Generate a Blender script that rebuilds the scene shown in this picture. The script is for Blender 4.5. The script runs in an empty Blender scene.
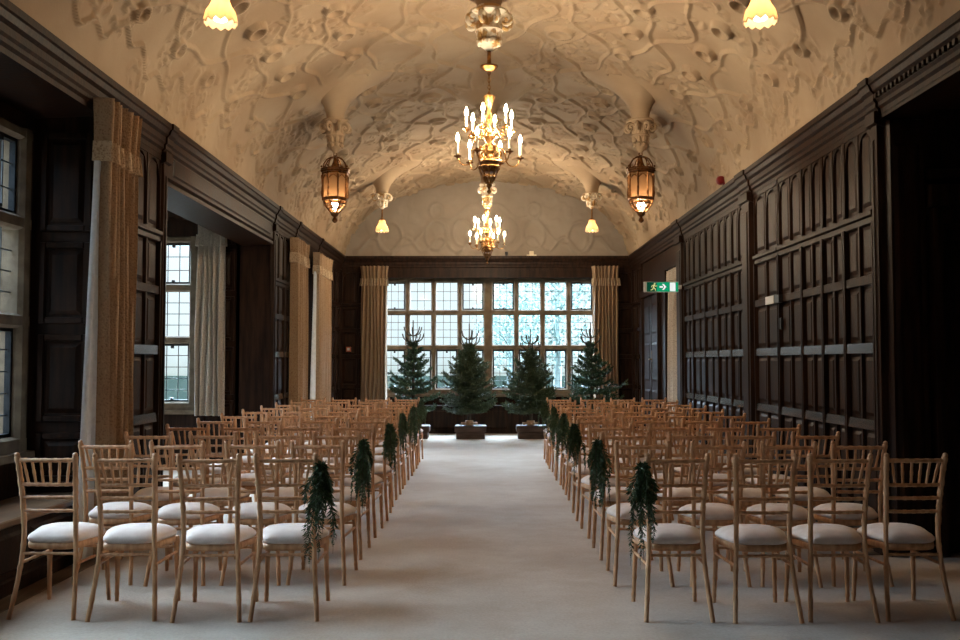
import bpy, bmesh, math, random
import numpy as np
from mathutils import Vector, Matrix, noise
R = math.radians
PI = math.pi
rnd = random.Random(7)
scene = bpy.context.scene
COL = scene.collection

# ------------------------------------------------------------------ helpers
def tag(o, label=None, cat=None, group=None, kind=None):
    if label: o['label'] = label
    if cat: o['category'] = cat
    if group: o['group'] = group
    if kind: o['kind'] = kind
    return o

def empty(name, loc, rz=0.0):
    o = bpy.data.objects.new(name, None)
    o.empty_display_size = 0.1
    o.location = loc
    o.rotation_euler = (0, 0, rz)
    COL.objects.link(o)
    return o

def copy_tree(o, parent=None):
    c = o.copy()
    COL.objects.link(c)
    if parent is not None:
        c.parent = parent
    for ch in list(o.children):
        copy_tree(ch, c)
    return c

class MB:
    def __init__(s):
        s.v = []; s.f = []
    def add(s, vs, fs):
        b = len(s.v)
        s.v.extend([tuple(p) for p in vs])
        s.f.extend([tuple(i + b for i in f) for f in fs])
    def box(s, x0, x1, y0, y1, z0, z1):
        s.add([(x0,y0,z0),(x1,y0,z0),(x1,y1,z0),(x0,y1,z0),(x0,y0,z1),(x1,y0,z1),(x1,y1,z1),(x0,y1,z1)],
              [(0,3,2,1),(4,5,6,7),(0,1,5,4),(1,2,6,5),(2,3,7,6),(3,0,4,7)])
    def cbox(s, x0, x1, y0, y1, z0, z1, c=0.01):
        # box with chamfered vertical and horizontal edges
        xs = (x0, x1); 
        rings = [(z0, c), (z0 + c, 0), (z1 - c, 0), (z1, c)]
        vs = []; fs = []
        for z, i in rings:
            vs += [(x0+i+c*0.0, y0+c, z),(x0+c, y0+i, z),(x1-c, y0+i, z),(x1-i, y0+c, z),(x1-i, y1-c, z),(x1-c, y1-i, z),(x0+c, y1-i, z),(x0+i, y1-c, z)]
        for k in range(3):
            for j in range(8):
                a = k*8+j; b = k*8+(j+1)%8
                fs.append((a, b, b+8, a+8))
        fs.append(tuple(range(7, -1, -1))); fs.append(tuple(range(24, 32)))
        s.add(vs, fs)
    def lathe(s, prof, c=(0,0,0), segs=16, ripple=None):
        vs = []; fs = []; n = len(prof)
        for i, (r, z) in enumerate(prof):
            for k in range(segs):
                a = 2*PI*k/segs
                rr = max(r, 1e-4)
                zz = z
                if ripple:
                    rr, zz = ripple(rr, z, a)
                vs.append((c[0]+rr*math.cos(a), c[1]+rr*math.sin(a), c[2]+zz))
        for i in range(n-1):
            for k in range(segs):
                a = i*segs+k; b = i*segs+(k+1) % segs
                fs.append((a, b, b+segs, a+segs))
        fs.append(tuple(reversed(range(segs)))); fs.append(tuple(range((n-1)*segs, n*segs)))
        s.add(vs, fs)
    def tube(s, path, rad, segs=8, closed=False):
        P = [Vector(p) for p in path]; n = len(P)
        if not hasattr(rad, '__len__'): rad = [rad]*n
        vs = []; fs = []
        up = None
        for i in range(n):
            if closed: t = P[(i+1) % n]-P[i-1]
            else: t = P[min(i+1, n-1)]-P[max(i-1, 0)]
            if t.length < 1e-9: t = Vector((0,0,1))
            t.normalize()
            if up is None:
                up = Vector((0,0,1)) if abs(t.z) < 0.9 else Vector((1,0,0))
            a = t.cross(up)
            if a.length < 1e-6: a = t.cross(Vector((0,1,0)))
            a.normalize(); b = a.cross(t).normalized(); up = b
            for k in range(segs):
                an = 2*PI*k/segs
                vs.append(P[i]+(a*math.cos(an)+b*math.sin(an))*rad[i])
        m = n if closed else n-1
        for i in range(m):
            for k in range(segs):
                p = i*segs+k; q = i*segs+(k+1) % segs
                p2 = ((i+1) % n)*segs+k; q2 = ((i+1) % n)*segs+(k+1) % segs
                fs.append((p, q, q2, p2))
        if not closed:
            fs.append(tuple(reversed(range(segs)))); fs.append(tuple(range((n-1)*segs, n*segs)))
        s.add(vs, fs)
    def ball(s, c, r, seg=10, rings=6, sz=1.0):
        prof = [(r*math.sin(PI*i/rings), -r*sz*math.cos(PI*i/rings)) for i in range(rings+1)]
        s.lathe(prof, c, seg)
    def prism(s, pts, f0, f1):
        # pts 2D polygon ; f0,f1 map (a,b)->3D for both ends
        n = len(pts)
        vs = [f0(*p) for p in pts]+[f1(*p) for p in pts]
        fs = [(i, (i+1) % n, (i+1) % n+n, i+n) for i in range(n)]
        fs.append(tuple(reversed(range(n)))); fs.append(tuple(range(n, 2*n)))
        s.add(vs, fs)
    def build(s, name, mat, parent=None, smooth=False, recalc=True, angle=35):
        me = bpy.data.meshes.new(name)
        me.from_pydata(s.v, [], s.f)
        if recalc:
            bm = bmesh.new(); bm.from_mesh(me)
            bmesh.ops.recalc_face_normals(bm, faces=bm.faces)
            bm.to_mesh(me); bm.free()
        if smooth:
            me.shade_smooth()
            try: me.set_sharp_from_angle(angle=R(angle))
            except Exception: pass
        me.materials.append(mat)
        o = bpy.data.objects.new(name, me)
        COL.objects.link(o)
        if parent is not None: o.parent = parent
        return o

class Frame:
    """wall frame: u along the wall, z up, n out into the room"""
    def __init__(s, ox, oy, ud, nd):
        s.o = (ox, oy); s.ud = ud; s.nd = nd
    def p(s, u, z, n):
        return (s.o[0]+s.ud[0]*u+s.nd[0]*n, s.o[1]+s.ud[1]*u+s.nd[1]*n, z)
    def box(s, mb, u0, u1, z0, z1, n0, n1):
        s.fr(mb, u0, u1, z0, z1, n0, n1, 0, 0, 0)
    def fr(s, mb, u0, u1, z0, z1, n0, n1, bu=0.0, bt=None, bb=None):
        if bt is None: bt = bu
        if bb is None: bb = bu
        q = s.p
        mb.add([q(u0,z0,n0),q(u1,z0,n0),q(u1,z1,n0),q(u0,z1,n0),
                q(u0+bu,z0+bb,n1),q(u1-bu,z0+bb,n1),q(u1-bu,z1-bt,n1),q(u0+bu,z1-bt,n1)],
               [(0,3,2,1),(4,5,6,7),(0,1,5,4),(1,2,6,5),(2,3,7,6),(3,0,4,7)])
    def arch(s, mb, u0, u1, z0, z1, n0, n1):
        # spandrel piece with a pointed-round arch cut from its underside
        N = 12; w = (u1-u0)/2; c = (u0+u1)/2
        lo = []
        for i in range(N+1):
            u = u0+(u1-u0)*i/N
            t = abs(u-c)/w
            zz = z0+(z1-z0)*0.9*math.sqrt(max(0, 1-t**2.0))*(1-0.12*(1-abs(t)))+ (z1-z0)*0.1*(1-t)
            lo.append((u, min(zz, z1-0.006)))
        pts = lo+[(u1, z1), (u0, z1)]
        q = s.p
        vs = []; fs = []
        for i in range(N+1):
            u, z = lo[i]
            vs += [q(u, z, n0), q(u, z, n1), q(u, z1, n1), q(u, z1, n0)]
        for i in range(N):
            a = i*4; b = a+4
            for k in range(4):
                fs.append((a+k, a+(k+1) % 4, b+(k+1) % 4, b+k))
        fs.append((0,1,2,3)); fs.append((N*4, N*4+3, N*4+2, N*4+1))
        mb.add(vs, fs)

# ------------------------------------------------------------------ materials
def new_mat(name):
    m = bpy.data.materials.new(name); m.use_nodes = True
    nt = m.node_tree; nt.nodes.clear()
    out = nt.nodes.new('ShaderNodeOutputMaterial')
    return m, nt, out

def noise_mat(name, c1, c2, rough=0.6, scale=(8,8,8), nscale=1.0, detail=5, metallic=0.0, bump=0.0, bscale=60, sheen=0.0,
              spec=0.5, lo=0.35, hi=0.65, rough2=None, coat=0.0):
    m, nt, out = new_mat(name)
    N = nt.nodes.new; L = nt.links.new
    b = N('ShaderNodeBsdfPrincipled')
    tc = N('ShaderNodeTexCoord'); mp = N('ShaderNodeMapping'); mp.inputs['Scale'].default_value = scale
    L(tc.outputs['Object'], mp.inputs['Vector'])
    nz = N('ShaderNodeTexNoise'); nz.inputs['Scale'].default_value = nscale; nz.inputs['Detail'].default_value = detail
    L(mp.outputs[0], nz.inputs['Vector'])
    cr = N('ShaderNodeValToRGB')
    cr.color_ramp.elements[0].position = lo; cr.color_ramp.elements[0].color = (*c1, 1)
    cr.color_ramp.elements[1].position = hi; cr.color_ramp.elements[1].color = (*c2, 1)
    L(nz.outputs['Fac'], cr.inputs[0]); L(cr.outputs[0], b.inputs['Base Color'])
    b.inputs['Roughness'].default_value = rough
    b.inputs['Metallic'].default_value = metallic
    b.inputs['Specular IOR Level'].default_value = spec
    if rough2 is not None:
        mr = N('ShaderNodeMapRange'); mr.inputs['To Min'].default_value = rough; mr.inputs['To Max'].default_value = rough2
        L(nz.outputs['Fac'], mr.inputs['Value']); L(mr.outputs[0], b.inputs['Roughness'])
    if coat: b.inputs['Coat Weight'].default_value = coat
    if sheen:
        b.inputs['Sheen Weight'].default_value = sheen
    if bump:
        n2 = N('ShaderNodeTexNoise'); n2.inputs['Scale'].default_value = bscale; n2.inputs['Detail'].default_value = 3
        L(mp.outputs[0] if bscale < 0 else tc.outputs['Object'], n2.inputs['Vector'])
        bp = N('ShaderNodeBump'); bp.inputs['Strength'].default_value = bump; bp.inputs['Distance'].default_value = 0.01
        L(n2.outputs['Fac'], bp.inputs['Height']); L(bp.outputs[0], b.inputs['Normal'])
    L(b.outputs[0], out.inputs['Surface'])
    return m

def emit_mat(name, col, strength):
    m, nt, out = new_mat(name)
    e = nt.nodes.new('ShaderNodeEmission')
    e.inputs['Color'].default_value = (*col, 1); e.inputs['Strength'].default_value = strength
    nt.links.new(e.outputs[0], out.inputs['Surface'])
    return m

M = {}
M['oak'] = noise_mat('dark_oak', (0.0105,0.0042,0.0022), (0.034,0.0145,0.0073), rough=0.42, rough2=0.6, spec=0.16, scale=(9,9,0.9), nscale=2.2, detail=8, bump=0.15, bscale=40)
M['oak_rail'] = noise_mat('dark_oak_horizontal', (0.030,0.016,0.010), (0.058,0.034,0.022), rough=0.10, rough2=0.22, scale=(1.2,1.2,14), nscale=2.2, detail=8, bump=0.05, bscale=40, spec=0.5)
M['oak_floor'] = noise_mat('oak_border', (0.10,0.06,0.035), (0.17,0.11,0.07), rough=0.45, scale=(12,1.5,1), nscale=2.0)
M['oak_seat'] = noise_mat('oak_bench', (0.11,0.06,0.032), (0.19,0.11,0.06), rough=0.35, scale=(12,1.5,8), nscale=2.0)
M['stone'] = noise_mat('window_stone', (0.125,0.088,0.056), (0.21,0.155,0.102), rough=0.85, scale=(5,5,5), nscale=1.5, bump=0.25, bscale=45)
M['plaster'] = noise_mat('cream_plaster', (0.325,0.220,0.132), (0.41,0.302,0.194), rough=0.8, scale=(1,1,1), nscale=1.3, detail=6, bump=0.12, bscale=40)
M['endplaster'] = noise_mat('shaded_plaster', (0.27,0.22,0.172), (0.34,0.285,0.23), rough=0.85, scale=(1,1,1), nscale=1.3, detail=6)  # dimmer light on the end tympanum is put into this grey tone
M['bayplaster'] = noise_mat('white_plaster', (0.62,0.60,0.55), (0.7,0.68,0.63), rough=0.85, nscale=1.0)
M['lime'] = noise_mat('limewashed_beech', (0.48,0.24,0.112), (0.68,0.39,0.21), rough=0.5, scale=(22,22,5), nscale=1.6, detail=6, spec=0.35)
M['cushion'] = noise_mat('ivory_fabric', (0.68,0.56,0.495), (0.76,0.65,0.585), rough=0.95, nscale=2.0, bump=0.1, bscale=300, sheen=0.2)
M['gold'] = noise_mat('gilded_brass', (0.16,0.075,0.024), (0.36,0.19,0.065), rough=0.36, nscale=3.0, metallic=1.0, bump=0.2, bscale=90)
M['bronze'] = noise_mat('dark_bronze', (0.13,0.058,0.02), (0.28,0.13,0.05), rough=0.38, nscale=3.0, metallic=1.0, bump=0.2, bscale=90)
M['iron'] = noise_mat('blackened_iron', (0.008,0.009,0.011), (0.02,0.021,0.024), rough=0.5, nscale=2.0, metallic=0.6)
M['lead'] = noise_mat('lead_came', (0.10,0.11,0.12), (0.16,0.17,0.18), rough=0.6, nscale=2.0, metallic=0.3)
M['candle'] = noise_mat('candle_sleeve', (0.80,0.70,0.52), (0.86,0.78,0.62), rough=0.6, nscale=2.0)
M['gildplaster'] = noise_mat('gilded_plaster', (0.55,0.34,0.13), (0.80,0.72,0.58), rough=0.6, scale=(1,1,1), nscale=11, detail=2, lo=0.42, hi=0.52)
M['box'] = noise_mat('dark_box_wood', (0.055,0.036,0.028), (0.115,0.080,0.064), rough=0.6, spec=0.2, scale=(2,12,10), nscale=2.0, detail=7)
M['log'] = noise_mat('tree_stand_wood', (0.42,0.25,0.13), (0.60,0.40,0.23), rough=0.8, scale=(14,14,4), nscale=2.0)
M['bark'] = noise_mat('fir_bark', (0.045,0.035,0.025), (0.10,0.08,0.055), rough=0.9, scale=(12,12,4), nscale=2.0)
M['fir'] = noise_mat('fir_needles', (0.022,0.058,0.032), (0.070,0.135,0.065), rough=0.6, nscale=5.0, detail=3, lo=0.3, hi=0.7)
M['fir2'] = noise_mat('fir_needles_olive', (0.030,0.058,0.030), (0.10,0.14,0.062), rough=0.6, nscale=5.0, detail=3, lo=0.3, hi=0.7)
M['leaf'] = noise_mat('garland_leaves', (0.016,0.040,0.014), (0.085,0.145,0.06), rough=0.55, nscale=9.0, detail=3, lo=0.3, hi=0.7)
M['white'] = noise_mat('white_plastic', (0.72,0.73,0.74), (0.78,0.79,0.8), rough=0.4, nscale=1.0)
M['red'] = noise_mat('red_plastic', (0.18,0.008,0.010), (0.24,0.012,0.012), rough=0.35, nscale=1.0)
M['orange'] = noise_mat('red_orange_plastic', (0.55,0.13,0.05), (0.62,0.16,0.07), rough=0.4, nscale=1.0)
M['black'] = noise_mat('black_plastic', (0.01,0.01,0.011), (0.016,0.016,0.018), rough=0.4, nscale=1.0)
M['bulb'] = emit_mat('candle_bulb', (1.0,0.81,0.57), 880)
M['lampbulb'] = emit_mat('lamp_bulb', (1.0,0.70,0.42), 20)
M['farbulb'] = emit_mat('far_lamp_bulb', (1.0,0.72,0.44), 14)
M['lanternbulb'] = emit_mat('lantern_bulb', (1.0,0.76,0.50), 110)
M['signgreen'] = emit_mat('exit_sign_green', (0.005,0.30,0.13), 0.9)
M['signdark'] = emit_mat('exit_sign_dark_green', (0.004,0.06,0.03), 0.8)
M['signwhite'] = emit_mat('exit_sign_white', (0.9,0.95,0.92), 0.85)
M['signyellow'] = emit_mat('exit_sign_figure', (0.75,0.72,0.28), 0.8)

def curtain_mat(name, c1, c2, c3):
    m, nt, out = new_mat(name)
    N = nt.nodes.new; L = nt.links.new
    b = N('ShaderNodeBsdfPrincipled'); b.inputs['Roughness'].default_value = 0.85
    b.inputs['Sheen Weight'].default_value = 0.15
    tc = N('ShaderNodeTexCoord')
    v = N('ShaderNodeTexVoronoi'); v.inputs['Scale'].default_value = 60
    n1 = N('ShaderNodeTexNoise'); n1.inputs['Scale'].default_value = 45; n1.inputs['Detail'].default_value = 4; n1.inputs['Distortion'].default_value = 0.8
    L(tc.outputs['Object'], v.inputs['Vector']); L(tc.outputs['Object'], n1.inputs['Vector'])
    mx = N('ShaderNodeMath'); mx.operation = 'MULTIPLY'
    L(v.outputs['Distance'], mx.inputs[0]); mx.inputs[1].default_value = 0.8
    ad = N('ShaderNodeMath'); ad.operation = 'ADD'; L(mx.outputs[0], ad.inputs[0]); L(n1.outputs['Fac'], ad.inputs[1])
    cr = N('ShaderNodeValToRGB')
    cr.color_ramp.elements[0].position = 0.55; cr.color_ramp.elements[0].color = (*c1, 1)
    cr.color_ramp.elements[1].position = 0.95; cr.color_ramp.elements[1].color = (*c2, 1)
    e = cr.color_ramp.elements.new(0.75); e.color = (*c3, 1)
    L(ad.outputs[0], cr.inputs[0]); L(cr.outputs[0], b.inputs['Base Color'])
    bp = N('ShaderNodeBump'); bp.inputs['Strength'].default_value = 0.25; bp.inputs['Distance'].default_value = 0.01
    L(ad.outputs[0], bp.inputs['Height']); L(bp.outputs[0], b.inputs['Normal'])
    L(b.outputs[0], out.inputs['Surface'])
    return m
M['curtain'] = curtain_mat('damask_curtain', (0.26,0.155,0.08), (0.38,0.25,0.145), (0.32,0.205,0.115))
M['curtainband'] = curtain_mat('damask_valance', (0.28,0.18,0.10), (0.55,0.42,0.28), (0.42,0.30,0.19))
M['curtaingrey'] = curtain_mat('grey_beige_curtain', (0.34,0.30,0.25), (0.54,0.48,0.41), (0.44,0.39,0.33))  # grey-beige cloth, lightened to stand in for window light on the right-wall curtain
M['lining'] = noise_mat('curtain_lining', (0.62,0.64,0.66), (0.72,0.74,0.76), rough=0.9, nscale=3)

def glass_mat():
    m, nt, out = new_mat('old_window_glass')
    N = nt.nodes.new; L = nt.links.new
    t = N('ShaderNodeBsdfTransparent'); t.inputs['Color'].default_value = (0.90,0.95,0.96,1)
    g = N('ShaderNodeBsdfGlossy'); g.inputs['Roughness'].default_value = 0.05
    tc = N('ShaderNodeTexCoord'); nz = N('ShaderNodeTexNoise'); nz.inputs['Scale'].default_value = 6
    bp = N('ShaderNodeBump'); bp.inputs['Strength'].default_value = 0.2
    L(tc.outputs['Object'], nz.inputs['Vector']); L(nz.outputs['Fac'], bp.inputs['Height']); L(bp.outputs[0], g.inputs['Normal'])
    mx = N('ShaderNodeMixShader'); mx.inputs[0].default_value = 0.06
    L(t.outputs[0], mx.inputs[1]); L(g.outputs[0], mx.inputs[2]); L(mx.outputs[0], out.inputs['Surface'])
    return m
M['glass'] = glass_mat()

def shade_mat(name, col, em):
    # lit frosted glass: glows by itself because a lamp burns inside it
    m, nt, out = new_mat(name)
    N = nt.nodes.new; L = nt.links.new
    d = N('ShaderNodeBsdfTranslucent'); d.inputs['Color'].default_value = (*col, 1)
    d2 = N('ShaderNodeBsdfDiffuse'); d2.inputs['Color'].default_value = (*col, 1)
    e = N('ShaderNodeEmission'); e.inputs['Color'].default_value = (*col, 1); e.inputs['Strength'].default_value = em
    m1 = N('ShaderNodeMixShader'); m1.inputs[0].default_value = 0.4
    L(d.outputs[0], m1.inputs[1]); L(d2.outputs[0], m1.inputs[2])
    a = N('ShaderNodeAddShader'); L(m1.outputs[0], a.inputs[0]); L(e.outputs[0], a.inputs[1])
    L(a.outputs[0], out.inputs['Surface'])
    return m
M['shade'] = shade_mat('frosted_lamp_glass', (0.90,0.70,0.46), 0.13)
M['lanternglass'] = shade_mat('amber_lantern_glass', (0.30,0.175,0.085), 0.01)

def carpet_mat():
    m, nt, out = new_mat('grey_beige_carpet')
    N = nt.nodes.new; L = nt.links.new
    b = N('ShaderNodeBsdfPrincipled'); b.inputs['Roughness'].default_value = 0.95; b.inputs['Sheen Weight'].default_value = 0.15
    b.inputs['Specular IOR Level'].default_value = 0.2
    tc = N('ShaderNodeTexCoord')
    n1 = N('ShaderNodeTexNoise'); n1.inputs['Scale'].default_value = 1.3; n1.inputs['Detail'].default_value = 7; n1.inputs['Roughness'].default_value = 0.65
    n2 = N('ShaderNodeTexNoise'); n2.inputs['Scale'].default_value = 55; n2.inputs['Detail'].default_value = 3
    L(tc.outputs['Object'], n1.inputs['Vector']); L(tc.outputs['Object'], n2.inputs['Vector'])
    cr = N('ShaderNodeValToRGB')
    cr.color_ramp.elements[0].position = 0.3; cr.color_ramp.elements[0].color = (0.46,0.355,0.265,1)
    cr.color_ramp.elements[1].position = 0.7; cr.color_ramp.elements[1].color = (0.62,0.545,0.465,1)
    L(n1.outputs['Fac'], cr.inputs[0])
    n3 = N('ShaderNodeTexNoise'); n3.inputs['Scale'].default_value = 0.42; n3.inputs['Detail'].default_value = 9; n3.inputs['Roughness'].default_value = 0.7
    L(tc.outputs['Object'], n3.inputs['Vector'])
    c3 = N('ShaderNodeValToRGB'); c3.color_ramp.elements[0].position = 0.44; c3.color_ramp.elements[0].color = (0,0,0,1); c3.color_ramp.elements[1].position = 0.64; c3.color_ramp.elements[1].color = (0.75,0.75,0.75,1)
    L(n3.outputs['Fac'], c3.inputs[0])
    st_ = N('ShaderNodeMix'); st_.data_type = 'RGBA'; st_.inputs[7].default_value = (0.40,0.295,0.215,1)
    L(c3.outputs[0], st_.inputs['Factor']); L(cr.outputs[0], st_.inputs[6]); cr = st_
    mx = N('ShaderNodeMix'); mx.data_type = 'RGBA'; mx.blend_type = 'MULTIPLY'; mx.inputs['Factor'].default_value = 0.5
    c2 = N('ShaderNodeValToRGB'); c2.color_ramp.elements[0].position = 0.3; c2.color_ramp.elements[0].color = (0.7,0.7,0.7,1)
    c2.color_ramp.elements[1].position = 0.7; c2.color_ramp.elements[1].color = (1,1,1,1)
    L(n2.outputs['Fac'], c2.inputs[0]); L(st_.outputs[2], mx.inputs[6]); L(c2.outputs[0], mx.inputs[7])
    L(mx.outputs[2], b.inputs['Base Color'])
    bp = N('ShaderNodeBump'); bp.inputs['Strength'].default_value = 0.3; bp.inputs['Distance'].default_value = 0.01
    L(n2.outputs['Fac'], bp.inputs['Height']); L(bp.outputs[0], b.inputs['Normal'])
    L(b.outputs[0], out.inputs['Surface'])
    return m
M['carpet'] = carpet_mat()
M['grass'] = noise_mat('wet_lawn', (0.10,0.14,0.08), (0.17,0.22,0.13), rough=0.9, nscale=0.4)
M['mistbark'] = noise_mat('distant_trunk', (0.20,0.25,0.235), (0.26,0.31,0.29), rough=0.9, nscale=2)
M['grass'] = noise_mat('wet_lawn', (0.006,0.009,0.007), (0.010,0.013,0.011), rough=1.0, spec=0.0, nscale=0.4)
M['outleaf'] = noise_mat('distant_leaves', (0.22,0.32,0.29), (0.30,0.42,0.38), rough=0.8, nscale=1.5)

# ------------------------------------------------------------------ dimensions
WR = 3.04
W = 2.97            # half width between the panelled walls
YE = 19.05          # end wall
YB = -2.4           # wall behind
ZC = 3.60           # top of cornice, spring of the vault
HV = 1.57; XV = 2.895; XC = 0.035
RW = Frame(WR, 0, (0, 1), (-1, 0))
LW = Frame(-W, 0, (0, 1), (1, 0))
EW = Frame(0, YE, (1, 0), (0, -1))

# ------------------------------------------------------------------ floor, ground
mb = MB(); mb.box(-5.7, 4.9, YB-0.3, 19.8, -0.12, 0.0)
tag(mb.build('floor', M['carpet']), kind='structure')
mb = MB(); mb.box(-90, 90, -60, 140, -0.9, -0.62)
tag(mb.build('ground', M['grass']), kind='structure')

# ------------------------------------------------------------------ panelling
def cell(mb, fr, u0, u1, z0, z1, field=True, arch=False):
    if field:
        i = min(0.03, (u1-u0)*0.18)
        fr.fr(mb, u0+i, u1-i, z0+0.03, z1-0.03, 0.0, 0.016, min(0.03, (u1-u0)*0.2), 0.03, 0.03)
    if arch:
        fr.arch(mb, u0, u1, z1-min(0.2, (u1-u0)*0.8), z1, 0.0, 0.021)

def panelling(mb, mr, fr, cols, ztop=3.32, zband=2.60, rails=(2.10, 1.56, 0.96), zbot=0.14, split=True, upper=True, sw=0.06):
    """cols: list of (u0,u1). mb gets stiles and fields, mr the rails."""
    U0 = cols[0][0]; U1 = cols[-1][1]
    # skirting
    fr.fr(mb, U0, U1, 0.0, zbot, 0.0, 0.04, 0, 0.02, 0)
    # band moulding
    fr.fr(mb, U0, U1, zband-0.02, zband+0.05, 0.0, 0.05, 0, 0.02, 0.015)
    fr.fr(mb, U0, U1, zband-0.075, zband-0.02, 0.0, 0.032, 0, 0.0, 0.012)
    fr.fr(mb, U0, U1, ztop-0.05, ztop+0.04, 0.0, 0.03, 0, 0, 0.012)
    for (u0, u1) in cols:
        w = u1-u0
        for (a, b) in ((u0, u0+sw*0.5), (u1-sw*0.5, u1)):
            fr.fr(mb, a, b, zbot, zband-0.05, 0.0, 0.042, 0.006)
            fr.fr(mb, a, b, zband+0.05, ztop, 0.0, 0.03, 0.004)
        a0 = u0+sw*0.5; a1 = u1-sw*0.5; c = (u0+u1)/2
        halves = ((a0, c-0.022), (c+0.022, a1)) if split else ((a0, a1),)
        if split:
            fr.fr(mb, c-0.022, c+0.022, zbot, zband-0.05, 0.0, 0.027, 0.008)
            fr.fr(mb, c-0.022, c+0.022, zband+0.05, ztop, 0.0, 0.027, 0.008)
        zs = [zband-0.05]+list(rails)+[zbot-0.03]
        for k, zr in enumerate(rails):
            if k == 0: fr.fr(mb, a0, a1, zr-0.045, zr+0.04, 0.0, 0.034, 0.0, 0.010, 0.006)
            else:
                tl_ = 0.002 if k == 1 else 0.0075      # lower rails are weathered: their faces lean back
                q = fr.p
                for fr_ in (0,):
                    a, b, z0_, z1_ = a0, a1, zr-0.045, zr+0.042
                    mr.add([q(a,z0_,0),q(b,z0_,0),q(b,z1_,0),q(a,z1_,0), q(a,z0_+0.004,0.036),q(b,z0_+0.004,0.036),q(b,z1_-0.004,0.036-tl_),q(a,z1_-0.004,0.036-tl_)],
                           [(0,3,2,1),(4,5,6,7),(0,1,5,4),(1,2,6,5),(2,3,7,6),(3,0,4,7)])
        for k in range(len(zs)-1):
            for (h0, h1) in halves:
                cell(mb, fr, h0, h1, zs[k+1]+0.035, zs[k]-0.04 if k else zs[k])
        if upper:
            for (h0, h1) in halves:
                cell(mb, fr, h0, h1, zband+0.05, ztop-0.03, True, True)

def pilaster(mb, fr, u0, u1, z1=3.36, n=0.07):
    fr.fr(mb, u0, u1, 0, z1, 0, n, 0.012, 0, 0)
    fr.fr(mb, u0+0.05, u1-0.05, 0.3, z1-0.2, n, n+0.012, 0.02)
    fr.fr(mb, u0-0.02, u1+0.02, 0, 0.2, 0, n+0.03, 0.012)
    fr.fr(mb, u0-0.02, u1+0.02, z1-0.12, z1, 0, n+0.03, 0.0, 0, 0.03)

def framed(mb, fr, a, b, z0, z1, t=0.05):
    for (x0, x1, y0, y1) in ((a, a+t, z0, z1), (b-t, b, z0, z1), (a+t, b-t, z0, z0+t), (a+t, b-t, z1-t, z1)):
        fr.fr(mb, x0, x1, y0, y1, 0, 0.03, 0.006)
    fr.fr(mb, a+t+0.015, b-t-0.015, z0+t+0.015, z1-t-0.015, 0, 0.024, 0.035)

# --- right wall
def ry(v): return v*1.024
wm = MB()
RW.box(wm, 7.09, 14.5, 0, 3.7, -0.25, 0)            # main wall
RW.box(wm, 15.75, YE+0.3, 0, 3.7, -0.25, 0)
RW.box(wm, 14.5, 15.75, 3.0, 3.7, -0.25, 0)
RW.box(wm, 14.3, 16.0, 0, 3.7, -0.6, -0.25)
mr = MB()
sec1 = [(ry(a), ry(b)) for a, b in ((7.04, 7.62), (7.62, 8.12), (8.12, 8.65), (8.65, 9.33))]
sec2 = [(ry(a), ry(b)) for a, b in ((10.54, 11.14), (11.14, 11.76), (11.76, 12.46), (12.46, 13.18), (13.18, 13.76))]
panelling(wm, mr, RW, sec1)
panelling(wm, mr, RW, sec2)
panelling(wm, mr, RW, [(17.95, 18.45), (18.45, 18.95)])
pilaster(wm, RW, ry(10.21), ry(10.52))
pilaster(wm, RW, 14.11, 14.48)
pilaster(wm, RW, 7.06, 7.19, n=0.05)
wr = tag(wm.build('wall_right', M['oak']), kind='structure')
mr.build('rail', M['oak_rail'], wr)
# concealed panelled door in the right wall (nearest the pilaster)
d1 = MB(); dr = MB()
panelling(d1, dr, RW, [(ry(9.35), ry(10.17))])
d = tag(d1.build('door_1', M['oak']), kind='structure')
dr.build('rail', M['oak_rail'], d)
p = MB(); RW.fr(p, 9.42, 9.86, 2.05, 2.135, 0.03, 0.075, 0.004); p.build('door_closer', M['black'], d)
p = MB(); RW.fr(p, 9.58, 9.85, 2.05, 2.135, 0.075, 0.082, 0.002); p.build('closer_plate', M['white'], d)
p = MB(); RW.fr(p, 9.45, 9.50, 1.78, 1.90, 0.03, 0.045, 0.004); p.build('latch', M['iron'], d)
# far door on the right wall
d2 = MB()
RW.fr(d2, 16.1, 16.22, 0, 2.75, 0, 0.07, 0.01); RW.fr(d2, 17.73, 17.85, 0, 2.75, 0, 0.07, 0.01); RW.fr(d2, 16.1, 17.85, 2.65, 2.8, 0, 0.08, 0.01)
for (a, b) in ((16.22, 16.95), (17.0, 17.73)):
    RW.fr(d2, a, b, 0.01, 2.65, 0, 0.02)
    for (z0, z1) in ((0.2, 0.95), (1.1, 1.8), (1.95, 2.5)):
        RW.fr(d2, a+0.1, b-0.1, z0, z1, 0.02, 0.035, 0.04)
d2 = tag(d2.build('door_2', M['oak']), kind='structure')
p = MB(); RW.fr(p, 16.86, 16.92, 1.45, 1.66, 0.02, 0.03, 0.003)
p.tube([(WR-0.03, 16.89, 1.5), (WR-0.08, 16.89, 1.5), (WR-0.08, 16.78, 1.5)], 0.012)
p.build('door_handle', M['gold'], d2)
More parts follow.
